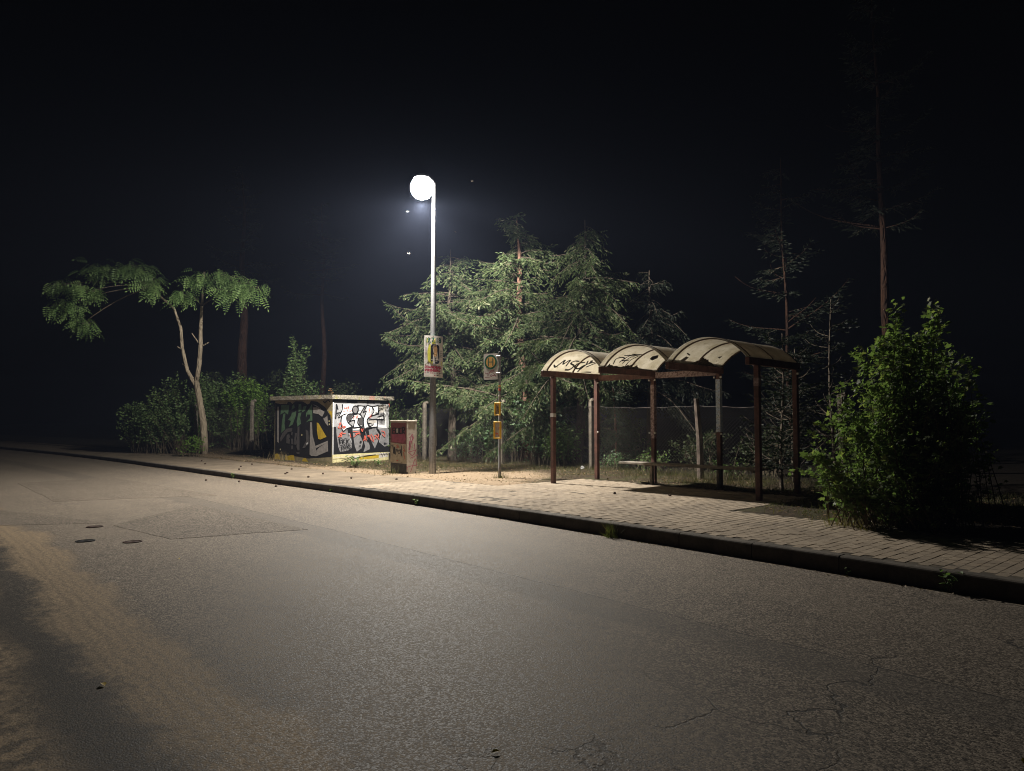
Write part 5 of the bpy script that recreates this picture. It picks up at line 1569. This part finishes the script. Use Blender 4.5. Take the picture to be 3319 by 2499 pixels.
mb = MB(); g = np.random.default_rng(9); PP = []; AA = []
starts = [np.array([-14.6, 28.4, 6.9]), np.array([-12.6, 28.7, 7.2]), np.array([-12.66, 28.8, 6.2]), np.array([-13.75, 28.7, 6.1])]
for (x, y, z, rx_, ry_, rz_) in clus:
    c_ = np.array([x, y, z]); s_ = min(starts, key=lambda q: np.linalg.norm(q - c_))
    mid = (s_ + c_) / 2 + np.array([0, 0, .35])
    mb.tube([Vector(bez(s_, mid, c_, t) - rb0) for t in np.linspace(0, 1, 7)], [.035, .03, .026, .022, .018, .013, .008], 5)
    for k in range(int(22 * rx_)):
        d = unit(g.normal(size=3)) * np.array([rx_, ry_, rz_]); e_ = c_ + d * g.uniform(.6, 1.25)
        m_ = (c_ + e_) / 2 + np.array([0, 0, .12])
        mb.tube([Vector(bez(c_, m_, e_, t) - rb0) for t in (0, .5, 1)], [.009, .006, .003], 4, False)
        for q in range(5):
            t = g.uniform(.25, 1); p = bez(c_, m_, e_, t) + g.normal(size=3) * .10
            PP.append(p - rb0); a = g.random() * 6.28
            out = unit(np.array([d[0], d[1], 0]) + 1e-6) * .7
            AA.append(np.array([math.cos(a), math.sin(a), 0]) * .8 + out + np.array([0, 0, g.uniform(-1.5, .05)]))
mb.build('branches', MAT['bark_grey'], rob, True)['kind'] = 'stuff'
PP = np.array(PP); AA = unit(np.array(AA))
X, Y, Z = frames(AA, np.array([0, 0, 1.]) + unit(AA * [1, 1, 0]) * .5 + np.array([.8, -.5, 0]) + g.normal(size=AA.shape) * .45)
cr_ = inst('crown', PNV, PNF, PP, X, Y, Z, g.uniform(.36, .56, len(PP)), MAT['robinia'], rob); cr_['kind'] = 'stuff'

# ================================================================== ground cover
def scatter(n, smin, smax, tmin_, tmax_, dens=None, seed=1):
    g = np.random.default_rng(seed)
    s = g.uniform(smin, smax, n); t = g.uniform(tmin_, tmax_, n)
    if dens is not None:
        k = g.random(n) < dens(s, t); s, t = s[k], t[k]
    k = t > tmax(s) + .03
    s, t = s[k], t[k]
    x, y = st2w(s, t)
    return s, t, np.stack([x, y, gz(s, t)], 1), g


BLV = np.array([(-.5, 0, 0), (.5, 0, 0), (.32, .55, .10), (-.32, .55, .10), (0, 1, .30)])
# (blade as two faces of four corners; the tip quad is degenerate-free)
BLV = np.array([(-.5, 0, 0), (.5, 0, 0), (.34, .6, .10), (-.34, .6, .10), (.05, 1, .30), (-.05, 1, .30)])
BLF = np.array([(0, 1, 2, 3), (3, 2, 4, 5)])


def blades(name, Pp, g, h, wd, mat, parent=None, lie=.5):
    n = len(Pp); a = g.random(n) * 6.283
    up_ = np.abs(g.normal(size=n)) * lie
    ax = np.stack([np.cos(a) * up_, np.sin(a) * up_, np.ones(n)], 1)
    nrm = np.stack([np.cos(a + 1.57), np.sin(a + 1.57), np.zeros(n)], 1) + g.normal(size=(n, 3)) * .2
    X, Y, Z = frames(ax, nrm)
    H_ = h * g.uniform(.45, 1.3, n)
    V = (BLV[None, :, 0, None] * X[:, None] * wd + (BLV[None, :, 1, None] * Y[:, None] + BLV[None, :, 2, None] * Z[:, None]) * H_[:, None, None]) + Pp[:, None, :]
    F = BLF[None] + (np.arange(n) * 6)[:, None, None]
    me = array_mesh(name, V.reshape(-1, 3), F.reshape(-1, 4), np.repeat(g.random(n), 2))
    return link(name, me, MAT[mat], parent)


def dgrass(s, t):
    x, y = st2w(s, t)
    sand = f_sand(s, t)
    return np.clip(.15 + 1.1 * (snoise(x, y, 4, 11) + .15), 0, 1) * np.clip(1.15 - sand * 1.5, 0, 1) * np.clip((t - 2.5) / .8, .15, 1)


s, t, Pp, g = scatter(60000, -2.5, 17, 2.5, 9.5, dgrass, 21)
tag(blades('verge_grass', Pp, g, .10, .006, 'grassg', None, .8), 'short patchy grass on the verge behind the pavement', 'grass', None, 'stuff')
s, t, Pp, g = scatter(3800, -.5, 8, 5.9, 9.0, lambda s, t: np.clip(.5 + snoise(s * 2, t * 2, 3, 9), 0, 1), 22)
tag(blades('tall_grass', Pp, g, .26, .005, 'grassg', None, .7), 'tall dry grass along the fence behind the shelter', 'grass', None, 'stuff')
# fallen leaves and needles
s, t, Pp, g = scatter(34000, -5, 34, 2.35, 9.0, lambda s, t: np.clip(.35 + .9 * snoise(s * 1.7, t * 1.7, 3, 11) + .25 * (s > 14), .03, 1), 23)
a = g.random(len(Pp)) * 6.283
ax = np.stack([np.cos(a), np.sin(a), g.normal(size=len(a)) * .25], 1)
X, Y, Z = frames(ax, np.array([0, 0, 1.]) + g.normal(size=ax.shape) * .35)
tag(inst('leaf_litter', LEAF_V, LEAF_F, Pp + np.array([0, 0, .012]), X, Y, Z, g.uniform(.025, .065, len(Pp)), MAT['litter']), 'brown fallen leaves and twigs strewn over the verge', 'leaf litter', None, 'stuff')
# crumbs along the foot of the kerb
g = np.random.default_rng(31)
s = g.uniform(-10, 34, 2600); t = -np.abs(g.normal(size=2600)) * .06 - .005
k = (snoise(s * 2.3, s * 0 + 1.7, 2, 11) > -.15); s, t = s[k], t[k]
x, y = st2w(s, t); Pp = np.stack([x, y, np.array([road_z(a_, b_) for a_, b_ in zip(s, t)]) + .004], 1)
a = g.random(len(Pp)) * 6.283; ax = np.stack([np.cos(a), np.sin(a), g.normal(size=len(a)) * .2], 1)
X, Y, Z = frames(ax, np.array([0, 0, 1.]) + g.normal(size=ax.shape) * .4)
tag(inst('gutter_debris', LEAF_V, LEAF_F, Pp, X, Y, Z, g.uniform(.012, .035, len(Pp)), MAT['litter']), 'line of sandy debris and leaf scraps along the kerb foot', 'debris', None, 'stuff')

# ------------------------------------------------------------------ tufts and weeds
def tuft(name, label, x, y, z, n, h, spread, mat, seed, cat='weed', lie=.5, wd=.007):
    g = np.random.default_rng(seed)
    e = empty(name, (x, y, z), 0, label, cat)
    Pp = np.stack([g.normal(size=n) * spread, g.normal(size=n) * spread, np.full(n, -.01)], 1)
    blades('blades', Pp, g, h, wd, mat, e, lie)['kind'] = 'stuff'
    return e


gx, gy = st2w(1.05, -.05)
tuft('grass_tuft', 'green grass tuft growing out of the gutter in front of the shelter', float(gx), float(gy), -.01, 90, .20, .05, 'grassg', 41, lie=.6)
tuft('dry_grass_tuft', 'straw-coloured dry grass tuft at the foot of the big shrub', 4.55, 9.55, float(gzw(4.55, 9.55)[0]), 320, .26, .20, 'drygrass', 42, lie=.7, wd=.006)
tuft('sign_grass_tuft', 'thin grass tuft at the foot of the bus stop sign pole', SX + .05, SY - .08, sz, 80, .15, .10, 'grassg', 43)
tuft('cabinet_grass_tuft', 'grass tuft against the foot of the cable cabinet', CX - .45, CY + .15, cz + .02, 130, .20, .16, 'grassg', 44)
tuft('kiosk_grass_tuft', 'tall grass stalks against the dark wall of the kiosk', KX - 2.1, KY + 1.25, kz, 90, .36, .28, 'drygrass', 45, lie=.3)
for (s_, lab, sd, hh, m) in ((-3.05, 'leafy weed rooted in a kerb joint beside the big shrub', 61, .17, 'hazel'), (5.85, 'small yellowish weed in the gutter near the bus stop', 62, .11, 'lime'), (14.2, 'little weed in the gutter in front of the kiosk', 63, .12, 'lime'), (-4.6, 'small weed in the gutter near the cracked asphalt', 64, .12, 'hazel'), (-2.1, 'tiny weed sprouting under the kerb in front of the dry grass', 65, .07, 'hazel'), (9.1, 'tiny weed in the gutter in front of the cabinet', 66, .07, 'lime')):
    gx, gy = st2w(s_, -.03)
    sprig('kerb_weed', lab, 'weed', (float(gx), float(gy), -.01), 7, hh, hh * .7, hh * .38, m, sd)
sprig('verge_weed', 'leafy green weed on the verge in front of the kiosk', 'weed', (-4.75, 21.55, float(gzw(-4.75, 21.55)[0])), 22, .34, .34, .07, 'hazel', 67, leafn=9)
sprig('verge_weed', 'low green weed against the kiosk corner', 'weed', (-4.1, 21.9, float(gzw(-4.1, 21.9)[0])), 12, .2, .25, .06, 'hazel', 68, leafn=7)

# ------------------------------------------------------------------ pine cones on the path
cm = MB(); cm.lathe([(.004, 0), (.016, .006), (.021, .02), (.017, .036), (.008, .048), (.001, .052)], 8)
for k in range(5):
    for q in range(6):
        a = q * 1.047 + k * .5; r_ = .021 - .003 * abs(k - 2); z = .008 + k * .009
        cm.add([(math.cos(a) * r_ * .7, math.sin(a) * r_ * .7, z), (math.cos(a + .3) * r_ * 1.2, math.sin(a + .3) * r_ * 1.2, z + .006), (math.cos(a) * r_ * 1.1, math.sin(a) * r_ * 1.1, z + .011), (math.cos(a - .3) * r_ * 1.2, math.sin(a - .3) * r_ * 1.2, z + .006)], [(0, 1, 2, 3)])
cme = cm.mesh('pine_cone'); cme.materials.append(MAT['cone'])
for (s_, t_) in ((15.5, .7), (13.4, 1.1), (13.0, .9), (11.6, .75), (12.3, 1.6), (16.8, 1.3), (18.9, 1.0), (20.6, 1.6), (10.4, 1.3), (14.6, 1.9), (17.5, 2.0), (12.9, -.45), (11.1, -.35), (13.9, -.9), (9.3, 1.9), (3.6, 3.0), (2.6, 3.4)):
    x, y = st2w(s_, t_)
    z = float(gz(s_, t_)) if t_ > .1 else road_z(s_, t_)
    if t_ > .1 and s_ < PEND: z = float(pz(s_))
    o = link('pine_cone', cme); o.location = (x, y, z + .02); o.rotation_euler = (R(random.uniform(75, 105)), 0, random.random() * 6.28); o.scale = (1.15,) * 3
    on = 'packed sand path' if t_ > .1 and s_ > PEND else 'grey pavers' if t_ > .1 else 'asphalt near the kerb'
    tag(o, f'small dark pine cone lying on the {on}', 'pine cone', f'pine cones on the {on}')

# ------------------------------------------------------------------ valve covers in the road
for (x, y, m, lab, rz) in ((-5.61, 9.42, 'irond', 'black oval valve cover in the asphalt beside the sand', .3), (-6.22, 10.67, 'iron', 'rusty valve cover at the corner of the asphalt patch farthest from the sand', .2), (-4.95, 9.35, 'iron', 'reddish valve cover at the near tip of the asphalt patch', .5)):
    s_, t_ = w2st(x, y); z = road_z(s_[0], t_[0])
    e = empty('valve_cover', (x, y, z), rz, lab, 'valve cover')
    mb = MB()
    for (ra, rb, zz) in ((.115, .095, -.02), (.115, .095, .011), (.095, .076, .011), (.095, .076, .003)):
        for k in range(24): a = 6.2832 * k / 24; mb.v.append((ra * math.cos(a), rb * math.sin(a), zz))
    for i in range(3):
        for k in range(24):
            k2 = (k + 1) % 24; mb.f.append((i * 24 + k, i * 24 + k2, (i + 1) * 24 + k2, (i + 1) * 24 + k))
    mb.build('frame', MAT[m], e)
    mb = MB()
    for (ra, zz) in ((1.0, -.02), (1.0, .004), (.9, .008), (.35, .008), (.30, .004)):
        for k in range(24): a = 6.2832 * k / 24; mb.v.append((.092 * ra * math.cos(a), .073 * ra * math.sin(a), zz))
    for i in range(4):
        for k in range(24):
            k2 = (k + 1) % 24; mb.f.append((i * 24 + k, i * 24 + k2, (i + 1) * 24 + k2, (i + 1) * 24 + k))
    mb.f.append(tuple(range(96, 120)))
    mb.build('lid', MAT[m], e)

# ------------------------------------------------------------------ odd leaves and scraps
lm = array_mesh('fallen_leaf', LEAF_V * np.array([1, 1, 2.2]), LEAF_F, np.full(6, .3)); lm.materials.append(MAT['leafyellow'])
for (x, y, sc_, lab) in ((2.35, 3.32, .085, 'yellow fallen leaf on the asphalt near the fine cracks'), (-.10, 3.48, .045, 'tiny pale leaf on the bare asphalt by the sand streak'), (-2.45, 4.35, .06, 'curled straw-coloured leaf lying in the sand streak'), (-3.8, 8.2, .05, 'small pale leaf on the asphalt past the valve covers')):
    s_, t_ = w2st(x, y); o = link('fallen_leaf', lm); o.location = (x, y, road_z(s_[0], t_[0]) + .008); o.scale = (sc_,) * 3; o.rotation_euler = (R(8), R(10), random.random() * 6); tag(o, lab, 'leaf')
mb = MB(); mb.add([(-.05, -.03, .0), (.05, -.035, .01), (.06, .03, .05), (-.03, .04, .07), (0, 0, .09), (.02, -.01, .03)], [(0, 1, 5), (1, 2, 5), (2, 4, 5), (4, 3, 5), (3, 0, 5), (0, 3, 4), (4, 2, 1)])
o = mb.build('paper_scrap', MAT['scrap']); o.location = (2.0, 20.3, float(gzw(2.0, 20.3)[0]) + .01); tag(o, 'crumpled white paper scrap in the grass near the concrete fence post', 'litter')
# ------------------------------------------------------------------ moths round the lamp
mm_ = MB(); mm_.add([(0, 0, 0), (.035, .02, .012), (.03, -.02, .01), (-.035, .02, .012), (-.03, -.02, .01), (0, .018, 0), (0, -.02, 0)], [(5, 1, 2, 6), (5, 6, 4, 3)])
wm = mm_.mesh('wings'); wm.materials.append(MAT['moth'])
bm_ = MB(); bm_.tube([(0, .02, .002), (0, 0, .002), (0, -.024, .002)], [.003, .006, .002], 6); bme2 = bm_.mesh('body'); bme2.materials.append(MAT['moth'])
for (x, y, z, lab) in ((-1.05, 18.4, 7.85, 'pale moth flying out beside the lit lamp head'), (-2.78, 18.6, 7.1, 'pale moth flying just under the lamp head'), (-1.5, 18.6, 6.55, 'pale moth flying right of the lamp pole'), (-2.75, 18.7, 6.0, 'pale moth flying left of the lamp pole above the trees')):
    e = empty('moth', (x, y, z), random.random() * 6, lab, 'moth'); e.rotation_euler.x = .5
    link('wings', wm, None, e); link('body', bme2, None, e)

# ================================================================== haze added to give the lamp a halo
hb = MB(); hb.box((0, 30, 10.2), (640, 640, 23.0))
hz = hb.build('haze')
a = N('halo_haze')
v = a.n('VolumePrincipled')
v.inputs['Color'].default_value = (.55, .66, 1.0, 1)
v.inputs['Density'].default_value = HAZE
v.inputs['Anisotropy'].default_value = 0.0
a.L(v.outputs[0], a.out.inputs['Volume'])
hz.data.materials.append(a.m)
tag(hz, 'thin night haze lit by the street lamp', 'haze', None, 'stuff')
hz.display_type = 'WIRE'
